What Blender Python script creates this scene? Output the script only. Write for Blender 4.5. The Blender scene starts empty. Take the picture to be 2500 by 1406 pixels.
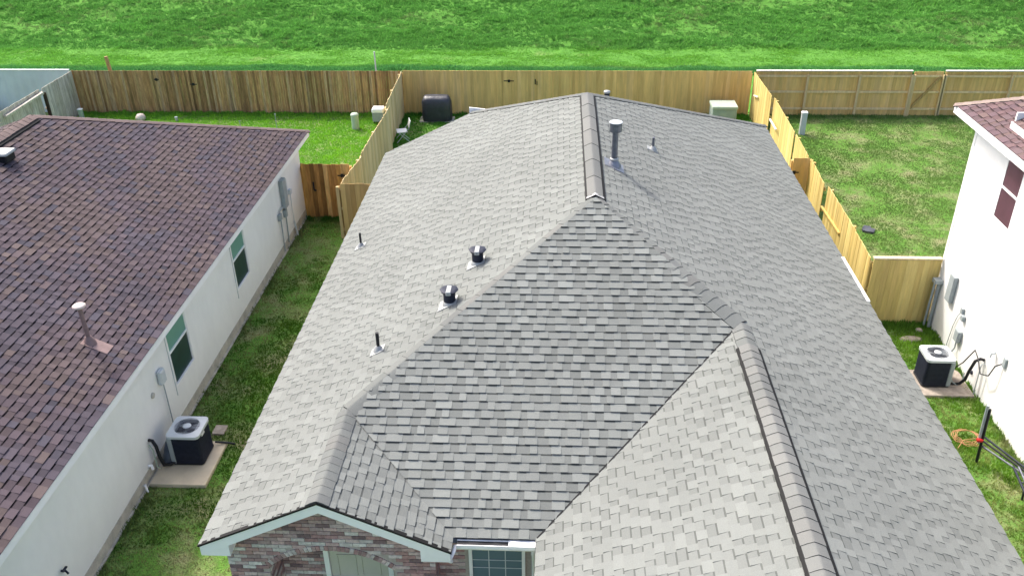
import bpy, math, random
import numpy as np
from mathutils import Vector, Matrix, noise as mnoise
R = math.radians
scn = bpy.context.scene
COL = scn.collection

# ------------------------------------------------------------------ camera
CAM_F, CAM_P, CAM_Y, CAM_R, CAM_H = 2159.35, .5181, .0570, -.0147, 12.079
def cam_axes():
    p, y, r = CAM_P, CAM_Y, CAM_R
    fwd = Vector((-math.sin(y)*math.cos(p), math.cos(y)*math.cos(p), -math.sin(p)))
    right = Vector((math.cos(y), math.sin(y), 0)); up = right.cross(fwd)
    return (right*math.cos(r)+up*math.sin(r)), (up*math.cos(r)-right*math.sin(r)), fwd
cd = bpy.data.cameras.new('camera'); cam = bpy.data.objects.new('camera', cd); COL.objects.link(cam)
cr, cu, cf = cam_axes()
M4 = Matrix(((cr.x, cu.x, -cf.x, 0), (cr.y, cu.y, -cf.y, 0), (cr.z, cu.z, -cf.z, CAM_H), (0, 0, 0, 1)))
cam.matrix_world = M4
cd.sensor_width = 36; cd.lens = CAM_F/2500*36; cd.clip_start = .1; cd.clip_end = 3000
scn.camera = cam
scn.render.resolution_x = 1024; scn.render.resolution_y = 575

# ------------------------------------------------------------------ light
SUN = Vector((-.45, .43, .78)).normalized()
w = bpy.data.worlds.new('World'); scn.world = w; w.use_nodes = True
nt = w.node_tree
bg = nt.nodes['Background']
sky = nt.nodes.new('ShaderNodeTexSky'); sky.sky_type = 'NISHITA'; sky.sun_disc = False
sky.sun_elevation = math.asin(SUN.z); sky.sun_rotation = math.atan2(SUN.x, SUN.y)
sky.air_density = .8; sky.dust_density = 5.0; sky.ozone_density = .6
nt.links.new(sky.outputs[0], bg.inputs[0]); bg.inputs[1].default_value = .15
sd = bpy.data.lights.new('sun', 'SUN'); sd.energy = 1.5; sd.angle = R(4.0); sd.color = (1, .965, .90)
sun = bpy.data.objects.new('sun', sd); COL.objects.link(sun)
sun.rotation_euler = SUN.to_track_quat('Z', 'Y').to_euler()
scn.view_settings.view_transform = 'Standard'; scn.view_settings.look = 'None'
scn.view_settings.exposure = 1.36; scn.view_settings.gamma = 1

# ------------------------------------------------------------------ materials
def new_mat(name):
    m = bpy.data.materials.new(name); m.use_nodes = True
    n = m.node_tree.nodes; b = n['Principled BSDF']; return m, m.node_tree, b
def mat(name, col=None, rough=.8, metal=0., spec=.3, attr=False, nscale=0, namp=.15, stretch=None, bump=0., bscale=60., n2scale=0, n2amp=0., bdist=.01):
    """one colour (or the face colour attribute) varied by up to two noises, with a fine bump"""
    m, t, b = new_mat(name); N, L = t.nodes, t.links
    b.inputs['Roughness'].default_value = rough; b.inputs['Metallic'].default_value = metal
    b.inputs['Specular IOR Level'].default_value = spec
    if attr:
        a = N.new('ShaderNodeAttribute'); a.attribute_name = 'tint'; src = a.outputs['Color']
    else:
        a = N.new('ShaderNodeRGB'); a.outputs[0].default_value = (*col, 1); src = a.outputs[0]
    geo = N.new('ShaderNodeTexCoord'); co = geo.outputs['Object']
    if stretch:
        mp = N.new('ShaderNodeMapping'); mp.inputs['Scale'].default_value = stretch; L.new(co, mp.inputs[0]); cs = mp.outputs[0]
    else: cs = co
    for sc, am in ((nscale, namp), (n2scale, n2amp)):
        if not sc: continue
        no = N.new('ShaderNodeTexNoise'); no.inputs['Scale'].default_value = sc; no.inputs['Detail'].default_value = 4
        L.new(cs, no.inputs['Vector'])
        mr = N.new('ShaderNodeMapRange'); mr.inputs[1].default_value = .3; mr.inputs[2].default_value = .7
        mr.inputs[3].default_value = 1-am; mr.inputs[4].default_value = 1+am; L.new(no.outputs[0], mr.inputs[0])
        mx = N.new('ShaderNodeVectorMath'); mx.operation = 'SCALE'; L.new(src, mx.inputs[0]); L.new(mr.outputs[0], mx.inputs['Scale']); src = mx.outputs[0]
    L.new(src, b.inputs['Base Color'])
    if bump:
        no = N.new('ShaderNodeTexNoise'); no.inputs['Scale'].default_value = bscale; no.inputs['Detail'].default_value = 3
        L.new(cs, no.inputs['Vector'])
        bp = N.new('ShaderNodeBump'); bp.inputs['Strength'].default_value = bump; bp.inputs['Distance'].default_value = bdist
        L.new(no.outputs[0], bp.inputs['Height']); L.new(bp.outputs[0], b.inputs['Normal'])
    return m
M = {}
M['shingle'] = mat('asphalt_shingle', attr=True, rough=.95, spec=.15, nscale=90, namp=.10, n2scale=.55, n2amp=.07, bump=.5, bscale=140)
M['wood'] = mat('fence_wood', attr=True, rough=.85, spec=.2, nscale=3, namp=.28, stretch=(6, 6, .7), n2scale=9, n2amp=.15, bump=.3, bscale=12)
M['newwood'] = mat('new_fence_wood', attr=True, rough=.85, spec=.2, nscale=2, namp=.13, stretch=(5, 5, .5), n2scale=7, n2amp=.06, bump=.2, bscale=12)
M['white'] = mat('white_trim', (.86, .86, .85), rough=.5, nscale=3, namp=.04)
M['stucco'] = mat('white_wall_paint', (.80, .80, .78), rough=.85, nscale=.8, namp=.035, bump=.25, bscale=90, n2scale=6, n2amp=.02, stretch=(1, 1, .5))
M['concrete'] = mat('concrete', (.44, .42, .36), rough=.9, nscale=4, namp=.2, bump=.4, bscale=50, n2scale=30, n2amp=.08)
M['pad'] = mat('pad_concrete', (.56, .48, .35), rough=.9, nscale=3, namp=.12, bump=.3, bscale=60)
M['brick'] = mat('brick', attr=True, rough=.9, spec=.2, nscale=25, namp=.2, bump=.4, bscale=70)
M['mortar'] = mat('mortar', (.40, .35, .32), rough=.95, nscale=30, namp=.1)
M['black'] = mat('black_plastic', (.012, .013, .016), rough=.5, nscale=10, namp=.2)
M['darkblue'] = mat('dark_coil_metal', (.018, .022, .038), rough=.55, metal=.2, nscale=12, namp=.2)
M['acgrey'] = mat('pale_grey_enamel', (.52, .56, .58), rough=.45, nscale=4, namp=.06)
M['steel'] = mat('galvanised_steel', (.24, .25, .28), rough=.45, metal=.6, nscale=15, namp=.15)
M['greymetal'] = mat('painted_grey_metal', (.30, .34, .35), rough=.5, nscale=8, namp=.08)
M['flue'] = mat('weathered_flue_metal', (.13, .14, .165), rough=.45, metal=.45, nscale=14, namp=.25)
M['flash'] = mat('flashing', (.36, .37, .36), rough=.5, metal=.2, nscale=12, namp=.12)
M['pinkpipe'] = mat('brown_painted_pipe', (.22, .15, .14), rough=.6, nscale=10, namp=.15)
M['palepink'] = mat('pale_cap', (.62, .52, .46), rough=.6, nscale=10, namp=.1)
M['sealblack'] = mat('black_edge', (.008, .008, .008), rough=.8)
M['greenbox'] = mat('green_enamel', (.40, .48, .38), rough=.5, nscale=5, namp=.08)
M['greenshade'] = mat('green_enamel_shaded', (.30, .37, .33), rough=.5, nscale=5, namp=.08)  # darker copy of the green enamel, shade of the upright faces painted in
M['cover'] = mat('grill_cover', (.035, .038, .05), rough=.45, spec=.5, nscale=5, namp=.25, bump=.6, bscale=6, bdist=.04)
M['bag'] = mat('dark_bag', (.05, .065, .09), rough=.45, spec=.5, nscale=7, namp=.3, bump=.6, bscale=9, bdist=.03)
M['palevinyl'] = mat('pale_sheet_fence', (.50, .56, .60), rough=.6, nscale=1.2, namp=.08)
M['orange'] = mat('orange_rubber', (.42, .22, .10), rough=.6)
M['red'] = mat('red_plastic', (.5, .02, .02), rough=.5)
M['door'] = mat('beige_door', (.52, .50, .43), rough=.55, nscale=4, namp=.04)
M['shade_green'] = mat('green_blind', (.13, .30, .25), rough=.35, spec=.5, nscale=2, namp=.06)
M['screen'] = mat('dark_window_screen', (.012, .040, .040), rough=.35, spec=.5, nscale=3, namp=.25)
M['maroon'] = mat('maroon_screen', (.10, .045, .06), rough=.45, spec=.4, nscale=1.5, namp=.25)
M['siding'] = mat('house_siding', (.55, .52, .46), rough=.8, nscale=2, namp=.06)
M['teal'] = mat('teal_plastic', (.05, .35, .33), rough=.5)
M['rock'] = mat('pale_stone', (.36, .31, .26), rough=.9, nscale=8, namp=.25, bump=.6, bscale=12)
M['tarp'] = mat('dark_grey_mat', (.07, .075, .09), rough=.8, nscale=8, namp=.3)
def glass_mat():
    m, t, b = new_mat('window_glass')
    b.inputs['Base Color'].default_value = (.12, .18, .22, 1); b.inputs['Roughness'].default_value = .2
    b.inputs['Specular IOR Level'].default_value = .35; return m
M['glass'] = glass_mat()

def grass_ground(name, cols, dirt, dscale=1.2, dthr=(.5, .75), nsc=5.):
    m, t, b = new_mat(name); N, L = t.nodes, t.links
    b.inputs['Roughness'].default_value = 1; b.inputs['Specular IOR Level'].default_value = .05
    tc = N.new('ShaderNodeTexCoord')
    n1 = N.new('ShaderNodeTexNoise'); n1.inputs['Scale'].default_value = nsc; n1.inputs['Detail'].default_value = 8; n1.inputs['Roughness'].default_value = .7
    L.new(tc.outputs['Object'], n1.inputs['Vector'])
    cr_ = N.new('ShaderNodeValToRGB'); e = cr_.color_ramp.elements
    e[0].position = .32; e[0].color = (*cols[0], 1); e[1].position = .7; e[1].color = (*cols[1], 1)
    L.new(n1.outputs[0], cr_.inputs[0])
    n2 = N.new('ShaderNodeTexNoise'); n2.inputs['Scale'].default_value = dscale; n2.inputs['Detail'].default_value = 6; n2.inputs['Roughness'].default_value = .65
    L.new(tc.outputs['Object'], n2.inputs['Vector'])
    mr = N.new('ShaderNodeMapRange'); mr.inputs[1].default_value = dthr[0]; mr.inputs[2].default_value = dthr[1]; L.new(n2.outputs[0], mr.inputs[0])
    mx = N.new('ShaderNodeMixRGB'); L.new(mr.outputs[0], mx.inputs[0]); L.new(cr_.outputs[0], mx.inputs[1]); mx.inputs[2].default_value = (*dirt, 1)
    L.new(mx.outputs[0], b.inputs['Base Color'])
    n3 = N.new('ShaderNodeTexNoise'); n3.inputs['Scale'].default_value = 25; n3.inputs['Detail'].default_value = 6; L.new(tc.outputs['Object'], n3.inputs['Vector'])
    bp = N.new('ShaderNodeBump'); bp.inputs['Strength'].default_value = .8; bp.inputs['Distance'].default_value = .05
    L.new(n3.outputs[0], bp.inputs['Height']); L.new(bp.outputs[0], b.inputs['Normal'])
    return m
M['lawn'] = grass_ground('lawn_ground', ((.08, .18, .035), (.13, .26, .045)), (.25, .24, .13), 1.0, (.45, .7))
M['field'] = grass_ground('field_ground', ((.075, .20, .035), (.12, .30, .05)), (.19, .25, .09), .35, (.6, .8), 2.)
def blade_mat():
    m, t, b = new_mat('grass_blades'); N, L = t.nodes, t.links
    a = N.new('ShaderNodeAttribute'); a.attribute_name = 'tint'
    L.new(a.outputs['Color'], b.inputs['Base Color']); b.inputs['Roughness'].default_value = .75; b.inputs['Specular IOR Level'].default_value = .15
    tr = N.new('ShaderNodeBsdfTranslucent'); L.new(a.outputs['Color'], tr.inputs[0])
    ms = N.new('ShaderNodeMixShader'); ms.inputs[0].default_value = .3
    out = N['Material Output']; L.new(b.outputs[0], ms.inputs[1]); L.new(tr.outputs[0], ms.inputs[2]); L.new(ms.outputs[0], out.inputs[0])
    return m
M['blade'] = blade_mat()

# ------------------------------------------------------------------ mesh helpers
class MB:
    def __init__(s): s.v = []; s.f = []; s.m = []; s.c = []; s.sm = []
    def face(s, pts, col=(1, 1, 1), mi=0, smooth=False):
        i = len(s.v); s.v.extend(tuple(p) for p in pts); s.f.append(tuple(range(i, i+len(pts)))); s.m.append(mi); s.c.append(col); s.sm.append(smooth)
    def faces(s, verts, faces, col=(1, 1, 1), mi=0, smooth=False):
        i = len(s.v); s.v.extend(tuple(p) for p in verts)
        for f in faces: s.f.append(tuple(i+k for k in f)); s.m.append(mi); s.c.append(col); s.sm.append(smooth)
    def hexa(s, p, col=(1, 1, 1), mi=0):   # 8 points: bottom 4 ccw, top 4
        s.faces(p, [(3, 2, 1, 0), (4, 5, 6, 7), (0, 1, 5, 4), (1, 2, 6, 5), (2, 3, 7, 6), (3, 0, 4, 7)], col, mi)
    def box(s, a, b, col=(1, 1, 1), mi=0, bev=0.):
        x0, y0, z0 = a; x1, y1, z1 = b
        if bev <= 0:
            s.hexa([(x0, y0, z0), (x1, y0, z0), (x1, y1, z0), (x0, y1, z0), (x0, y0, z1), (x1, y0, z1), (x1, y1, z1), (x0, y1, z1)], col, mi); return
        e = bev
        def ring(z, i): return [(x0+i, y0+e, z), (x0+e, y0+i, z), (x1-e, y0+i, z), (x1-i, y0+e, z), (x1-i, y1-e, z), (x1-e, y1-i, z), (x0+e, y1-i, z), (x0+i, y1-e, z)]
        def rin(z): return [(x0+e, y0+e, z)]*2+[(x1-e, y0+e, z)]*2+[(x1-e, y1-e, z)]*2+[(x0+e, y1-e, z)]*2
        s.loft([ring(z0, 0), ring(z1-e, 0), ring(z1, e*.6)], col, mi, closed=True, caps=True)
    def loft(s, rings, col=(1, 1, 1), mi=0, closed=True, caps=True, smooth=False):
        n = len(rings[0]); V = [p for r in rings for p in r]; F = []
        for i in range(len(rings)-1):
            for j in range(n if closed else n-1):
                k = (j+1) % n; F.append((i*n+j, i*n+k, (i+1)*n+k, (i+1)*n+j))
        s.faces(V, F, col, mi, smooth)
        if caps and closed: s.face(list(reversed(rings[0])), col, mi); s.face(rings[-1], col, mi)
    def beam(s, a, b, w, h=None, col=(1, 1, 1), mi=0, up=(0, 0, 1)):
        a = Vector(a); b = Vector(b); d = (b-a).normalized(); up = Vector(up)
        if abs(d.dot(up)) > .98: up = Vector((0, 1, 0))
        sx = d.cross(up).normalized(); sz = sx.cross(d); h = h or w
        q = lambda o, i, j: o+sx*(i*w/2)+sz*(j*h/2)
        s.hexa([q(a, -1, -1), q(a, 1, -1), q(b, 1, -1), q(b, -1, -1), q(a, -1, 1), q(a, 1, 1), q(b, 1, 1), q(b, -1, 1)], col, mi)
    def tube(s, pts, r, n=10, col=(1, 1, 1), mi=0, caps=True):
        pts = [Vector(p) for p in pts]; rs = r if isinstance(r, (list, tuple)) else [r]*len(pts); rings = []
        ref = None
        for i, p in enumerate(pts):
            d = (pts[min(i+1, len(pts)-1)]-pts[max(i-1, 0)]).normalized()
            if ref is None: ref = Vector((0, 0, 1)) if abs(d.z) < .9 else Vector((0, 1, 0))
            x = d.cross(ref).normalized(); y = x.cross(d).normalized(); ref = y
            rings.append([p+x*(rs[i]*math.cos(2*math.pi*k/n))+y*(rs[i]*math.sin(2*math.pi*k/n)) for k in range(n)])
        s.loft(rings, col, mi, True, caps, True)
    def lathe(s, o, prof, n=20, col=(1, 1, 1), mi=0, smooth=True):
        o = Vector(o)
        s.loft([[o+Vector((r*math.cos(2*math.pi*k/n), r*math.sin(2*math.pi*k/n), z)) for k in range(n)] for r, z in prof], col, mi, True, True, smooth)
    def build(s, name, mats, parent=None, origin=None):
        me = bpy.data.meshes.new(name)
        o = origin or (0, 0, 0)
        vs = [(v[0]-o[0], v[1]-o[1], v[2]-o[2]) for v in s.v] if origin else s.v
        me.from_pydata(vs, [], s.f)
        if not isinstance(mats, (list, tuple)): mats = [mats]
        for m in mats: me.materials.append(M[m] if isinstance(m, str) else m)
        me.polygons.foreach_set('material_index', s.m); me.polygons.foreach_set('use_smooth', s.sm)
        ca = me.attributes.new('tint', 'FLOAT_COLOR', 'CORNER')
        arr = np.repeat(np.array([(*c[:3], 1.) for c in s.c], dtype=np.float32), [len(f) for f in s.f], axis=0)
        ca.data.foreach_set('color', arr.ravel()); me.update()
        ob = bpy.data.objects.new(name, me); COL.objects.link(ob)
        if parent: ob.parent = parent
        if origin: ob.location = origin
        return ob
def thing(name, label, cat, loc=(0, 0, 0), group=None):
    o = bpy.data.objects.new(name, None); COL.objects.link(o); o.location = loc; o.empty_display_size = .3
    o['label'] = label; o['category'] = cat
    if group: o['group'] = group
    return o
def tag(o, label=None, cat=None, group=None, kind=None):
    if label: o['label'] = label
    if cat: o['category'] = cat
    if group: o['group'] = group
    if kind: o['kind'] = kind
    return o
def part(mb, name, mats, root):   # world-space mesh under an empty that only translates
    ob = mb.build(name, mats); ob.parent = root
    p = Vector((0, 0, 0)); r = root
    while r: p += r.location; r = r.parent
    ob.location = -p
    return ob
def lab(o, l): o['label'] = l; return o

def lerp(a, b, t): return tuple(a[i]+(b[i]-a[i])*t for i in range(3))
def mul(c, k): return (c[0]*k, c[1]*k, c[2]*k)
def clip_half(poly, ax, val, keep_ge):
    out = []; n = len(poly)
    for i in range(n):
        a = poly[i]; b = poly[(i+1) % n]
        ia = (a[ax] >= val) if keep_ge else (a[ax] <= val); ib = (b[ax] >= val) if keep_ge else (b[ax] <= val)
        if ia: out.append(a)
        if ia != ib:
            t = (val-a[ax])/(b[ax]-a[ax]); out.append((a[0]+(b[0]-a[0])*t, a[1]+(b[1]-a[1])*t))
    return out
def clip_rect(poly, u0, u1, v0, v1):
    for ax, val, ge in ((0, u0, True), (0, u1, False), (1, v0, True), (1, v1, False)):
        if len(poly) < 3: return []
        poly = clip_half(poly, ax, val, ge)
    return poly
def area2(p): return abs(sum(p[i][0]*p[(i+1) % len(p)][1]-p[(i+1) % len(p)][0]*p[i][1] for i in range(len(p))))/2

# ------------------------------------------------------------------ shingled slopes
EXPO = .143
def shingles(mb, polys, udir, rnd, colf, expo=EXPO, th=(.008, .019), edge=(.045, .045, .045), band=.40):
    """courses of laminated shingles laid on the plane of polys (convex 3D polygons); udir runs along the eave"""
    U = Vector(udir).normalized(); P = [[Vector(p) for p in q] for q in polys]
    a, b, c = P[0][:3]; N = (b-a).cross(c-a).normalized()
    if N.z < 0: N = -N
    V = N.cross(U).normalized()
    if V.z < 0: V = -V; 
    O = P[0][0].copy(); low = min((p for q in P for p in q), key=lambda p: p.z); O = low
    p2 = [[((p-O).dot(U), (p-O).dot(V)) for p in q] for q in P]
    for q in p2: pass
    umin = min(x for q in p2 for x, _ in q); umax = max(x for q in p2 for x, _ in q); vmax = max(y for q in p2 for _, y in q)
    W = lambda u, v, h: O+U*u+V*v+N*h
    rows = int(vmax/expo)+1
    for r in range(rows):
        v0 = r*expo; v1 = v0+expo; u = umin-rnd.random()*.3; is_tab = True
        jit = rnd.uniform(-.003, .003); v0j = v0+(jit if r else -.012)
        pieces = []
        while u < umax:
            wd = rnd.choice((.11, .15, .19, .25)) if is_tab else rnd.choice((.10, .14, .17, .21))
            pieces.append((u, u+wd, is_tab)); u += wd; is_tab = not is_tab
        for (u0, u1, tb) in pieces:
            t = th[1] if tb else th[0]; t *= rnd.uniform(.85, 1.15); col = colf(rnd, tb, u0, r)
            strips = [(v0j, v1+.004, col)] if tb else [(v0j, v1-.026, col), (v1-.026, v1+.004, mul(col, band))]
            for q in p2:
                qq = q
                if r == 0: qq = [(x, y-.012) if y < .001 else (x, y) for x, y in q]
                for (s0, s1, cc) in strips:
                    pc = clip_rect(qq, u0, u1, s0, s1)
                    if len(pc) < 3 or area2(pc) < 1e-5: continue
                    hh = lambda v: max(.0008, t*(1-(v-v0j)/(v1+.004-v0j))+.0008)
                    mb.face([W(x, y, hh(y)) for x, y in pc], cc)
                    n = len(pc)
                    for i in range(n):
                        A, B = pc[i], pc[(i+1) % n]
                        if (abs(A[1]-s0) < 1e-4 and abs(B[1]-s0) < 1e-4 and s0 == v0j) or (tb and abs(A[0]-B[0]) < 1e-5) :
                            mb.face([W(A[0], A[1], -.002), W(B[0], B[1], -.002), W(B[0], B[1], hh(B[1])), W(A[0], A[1], hh(A[1]))], mul(cc, .7) if abs(A[0]-B[0]) < 1e-5 else edge)
    return N
def slab(mb, poly, N, t, col):   # roof deck under the shingles
    top = [Vector(p)-N*.004 for p in poly]; bot = [p-N*t for p in top]
    mb.face(top, col); mb.face(list(reversed(bot)), col)
    for i in range(len(top)):
        j = (i+1) % len(top); mb.face([bot[i], bot[j], top[j], top[i]], col)
def caps(mb, a, b, nl, nr, wid, rnd, colf, expo=.2, lift=.024, edge=(.05, .05, .05), step=.009):
    """bent cap shingles from low a to high b; nl, nr are unit directions lying in the two slopes away from the line"""
    a = Vector(a); b = Vector(b); d = (b-a); L = d.length; d.normalize(); nl = Vector(nl).normalized(); nr = Vector(nr).normalized()
    up = (-(nl+nr)).normalized()
    if up.z < 0: up = -up
    n = max(1, round(L/expo)); e = L/n
    for i in range(n):
        s0 = i*e; s1 = s0+e*1.02; col = colf(rnd); w = wid*rnd.uniform(.97, 1.04); sk = rnd.uniform(-.008, .008)
        def prof(s, h):
            o = a+d*s
            return [o+nl*w+up*(h*.8), o+nl*(w*.5)+up*(h+.004), o+nl*(w*.15)+up*(h+.001), o+up*(h-.002), o+nr*(w*.15)+up*(h+.001), o+nr*(w*.5)+up*(h+.004), o+nr*w+up*(h*.8)]
        A = prof(s0+sk, lift+step); B = prof(s1, lift)
        mb.faces(A+B, [(k, k+1, k+8, k+7) for k in range(6)], col, 0, True)
        lo = [p-up*.03 for p in A]
        mb.faces(lo+A, [(k, k+1, k+8, k+7) for k in range(6)], edge)
        for k in (0, 6): mb.face([A[k], B[k], B[k]-up*.025, A[k]-up*.025], edge)
def ridge_vent(root, name, a, b, nl, nr, wid, rnd, colf, h=.045, expo=.2):
    """raised vent under the cap shingles, with its black slotted sides"""
    a = Vector(a); b = Vector(b); nl = Vector(nl).normalized(); nr = Vector(nr).normalized(); up = Vector((0, 0, 1))
    mb = MB(); caps(mb, a+up*h, b+up*h, nl, nr, wid, rnd, colf, expo=expo, lift=.004)
    o = part(mb, name, 'shingle', root)
    sb = MB()
    w2 = wid+.034; w3 = wid+.055
    def ring(p): return [p+nl*w2-up*.0, p+nl*w2+up*(h*.5+.008), p+up*(h*.85), p+nr*w3+up*(h*.5+.008), p+nr*w3]
    d = (b-a).normalized()
    sb.loft([ring(a-d*.02), ring(b)], (1, 1, 1), 0, True, True)
    part(sb, 'vent_base', 'sealblack', o)
    return o

# shingle palettes (base colours)
def grey_col(rnd, tb, u=0, r=0):
    k = rnd.choice((.98, 1, 1, 1.04, 1.12)) if tb else rnd.choice((.84, .87, .92, .98))
    c = (.202, .213, .198); 
    return mul(c, k*rnd.uniform(.97, 1.03))
def side_col(rnd, tb, u=0, r=0):
    k = rnd.choice((1, 1, 1.03, 1.08)) if tb else rnd.choice((.86, .9, .94, .98))
    return mul((.192, .203, .189), k*rnd.uniform(.98, 1.02))
def grey_cap(rnd): return mul(rnd.choice(((.150, .159, .150), (.146, .153, .146), (.157, .160, .150), (.164, .172, .161))), rnd.uniform(.96, 1.05))
def vent_cap_col(rnd): return mul(rnd.choice(((.170, .175, .165), (.165, .170, .161), (.176, .179, .168))), rnd.uniform(.96, 1.05))
def brown_col(rnd, tb, u=0, r=0):
    f = mnoise.noise((u*.35, r*.09, 5.))+.5*mnoise.noise((u*1.1, r*.3, 9.))
    tone = (.077, .066, .079) if f < -.15 else ((.098, .076, .076) if f > .22 else (.087, .069, .078))
    if rnd.random() < .22: tone = rnd.choice(((.106, .083, .080), (.070, .064, .079), (.094, .073, .077)))
    return mul(tone, (1.08 if tb else .88)*rnd.uniform(.9, 1.1))
def brown_cap(rnd): return mul((.17, .13, .12), rnd.uniform(.9, 1.1))
def rose_col(rnd, tb, u=0, r=0):
    c = rnd.choice(((.15, .098, .100), (.14, .096, .105), (.165, .115, .108), (.135, .096, .10))); return mul(c, (1. if tb else .85)*rnd.uniform(.93, 1.07))

# ================================================================== SETTING
def ground():
    mb = MB(); mb.face([(-900, -900, 0), (900, -900, 0), (900, 1200, 0), (-900, 1200, 0)])
    tag(mb.build('ground', 'lawn'), kind='structure')
    # the rising field behind the fences
    def fz(x, y):
        b = 0
        if y > 45.6: t = min(1., (y-45.6)/22.); b = 5.2*(t*t*(3-2*t)*.35+t*.65)
        e = min(1, max(0, (y-36.3)/1.0))
        return .03+b+e*(.10+(.35+.65*min(1., max(0., (y-45.)/1.5)))*(.20*mnoise.noise((x*.35, y*.6, 0))+.14*mnoise.noise((x*1.1, y*1.6, 3))+.06*mnoise.noise((x*3.1, y*3.7, 7))))
    xs = [-70+i*.35 for i in range(401)]; ys = [36.15+i*.25 for i in range(105)]+[63+i*4 for i in range(10)]
    mb = MB(); nx = len(xs)
    mb.faces([(x, y, fz(x, y)) for y in ys for x in xs], [(j*nx+i, j*nx+i+1, (j+1)*nx+i+1, (j+1)*nx+i) for j in range(len(ys)-1) for i in range(nx-1)], smooth=True)
    tag(mb.build('field', 'field'), kind='structure')
    return fz
FZ = ground()

def blades(name, x, y, z, h, col, label, seed, nb=4, spread=.5, width=.18):
    """numpy grass: nb triangular blades per tuft at x,y,z with height h, per tuft colour"""
    rs = np.random.RandomState(seed); n = len(x); T = n*nb
    X = np.repeat(x, nb)+rs.normal(0, .25, T)*np.repeat(h, nb); Y = np.repeat(y, nb)+rs.normal(0, .25, T)*np.repeat(h, nb); Z = np.repeat(z, nb); H = np.repeat(h, nb)*rs.uniform(.6, 1.15, T)
    a = rs.uniform(0, 2*np.pi, T); w_ = H*width*rs.uniform(.6, 1.4, T); b = rs.uniform(0, 2*np.pi, T); ln = H*spread*rs.uniform(.1, 1, T)
    V = np.empty((T, 3, 3), np.float32)
    V[:, 0] = np.stack([X-np.cos(a)*w_, Y-np.sin(a)*w_, Z-.01], 1); V[:, 1] = np.stack([X+np.cos(a)*w_, Y+np.sin(a)*w_, Z-.01], 1)
    V[:, 2] = np.stack([X+np.cos(b)*ln, Y+np.sin(b)*ln, Z+H], 1)
    C = np.repeat(col, nb, 0)*rs.uniform(.75, 1.25, (T, 1))
    me = bpy.data.meshes.new(name); me.vertices.add(T*3); me.loops.add(T*3); me.polygons.add(T)
    me.vertices.foreach_set('co', V.ravel()); me.loops.foreach_set('vertex_index', np.arange(T*3, dtype=np.int32))
    me.polygons.foreach_set('loop_start', np.arange(0, T*3, 3, dtype=np.int32)); me.update(calc_edges=True)
    me.materials.append(M['blade'])
    ca = me.attributes.new('tint', 'FLOAT_COLOR', 'CORNER')
    cc = np.ones((T*3, 4), np.float32); cc[:, :3] = np.repeat(C, 3, 0); ca.data.foreach_set('color', cc.ravel())
    o = bpy.data.objects.new(name, me); COL.objects.link(o); tag(o, label, 'grass', kind='stuff'); return o
def vnoise(x, y, s, seed, oct_=3):
    """value noise 0..1 on arrays"""
    rs = np.random.RandomState(seed); out = 0; amp = 1; tot = 0
    for o in range(oct_):
        g = rs.rand(128, 128); X = x*s; Y = y*s; xi = np.floor(X).astype(int); yi = np.floor(Y).astype(int); fx = X-xi; fy = Y-yi
        fx = fx*fx*(3-2*fx); fy = fy*fy*(3-2*fy); G = lambda i, j: g[(i) % 128, (j) % 128]
        out = out+amp*((G(xi, yi)*(1-fx)+G(xi+1, yi)*fx)*(1-fy)+(G(xi, yi+1)*(1-fx)+G(xi+1, yi+1)*fx)*fy); tot += amp; amp *= .55; s *= 2.1
    return out/tot
def mixc(a, b, t): t = np.clip(t, 0, 1)[:, None]; return np.array(a)*(1-t)+np.array(b)*t
def lawn(name, x0, x1, y0, y1, dens, h0, greens, dead, deadlev, label, seed):
    rs = np.random.RandomState(seed); n = int((x1-x0)*(y1-y0)*dens); x = rs.uniform(x0, x1, n); y = rs.uniform(y0, y1, n)
    v = vnoise(x, y, .9, seed); v2 = vnoise(x, y, 3.5, seed+1)
    dd = np.clip((v*.65+v2*.35-deadlev)*6, 0, 1)
    if name == 'side_lawn': dd = np.clip(dd+np.clip((-6.9-x)/1.1, 0, 1)*.55*(v2 > .38), 0, 1)
    keep = rs.rand(n) > dd*.5
    x, y, v, v2, dd = x[keep], y[keep], v[keep], v2[keep], dd[keep]
    c = mixc(greens[0], greens[1], (v2-.3)*2.2); c = c*(1-dd[:, None]*.75)+np.array(dead)*dd[:, None]*.75
    h = h0*(.5+v2)*(1-.4*dd)
    # longer, darker growth where the mower does not reach: along fences and walls
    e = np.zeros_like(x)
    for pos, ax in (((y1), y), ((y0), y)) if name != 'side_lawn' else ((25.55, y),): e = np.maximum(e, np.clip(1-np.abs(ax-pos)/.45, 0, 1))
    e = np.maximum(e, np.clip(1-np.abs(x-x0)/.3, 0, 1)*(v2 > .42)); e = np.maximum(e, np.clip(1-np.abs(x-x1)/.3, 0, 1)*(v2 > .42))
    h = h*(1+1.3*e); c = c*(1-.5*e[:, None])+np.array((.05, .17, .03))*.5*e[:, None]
    blades(name, x, y, np.zeros_like(x), h, c, label, seed)
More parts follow.
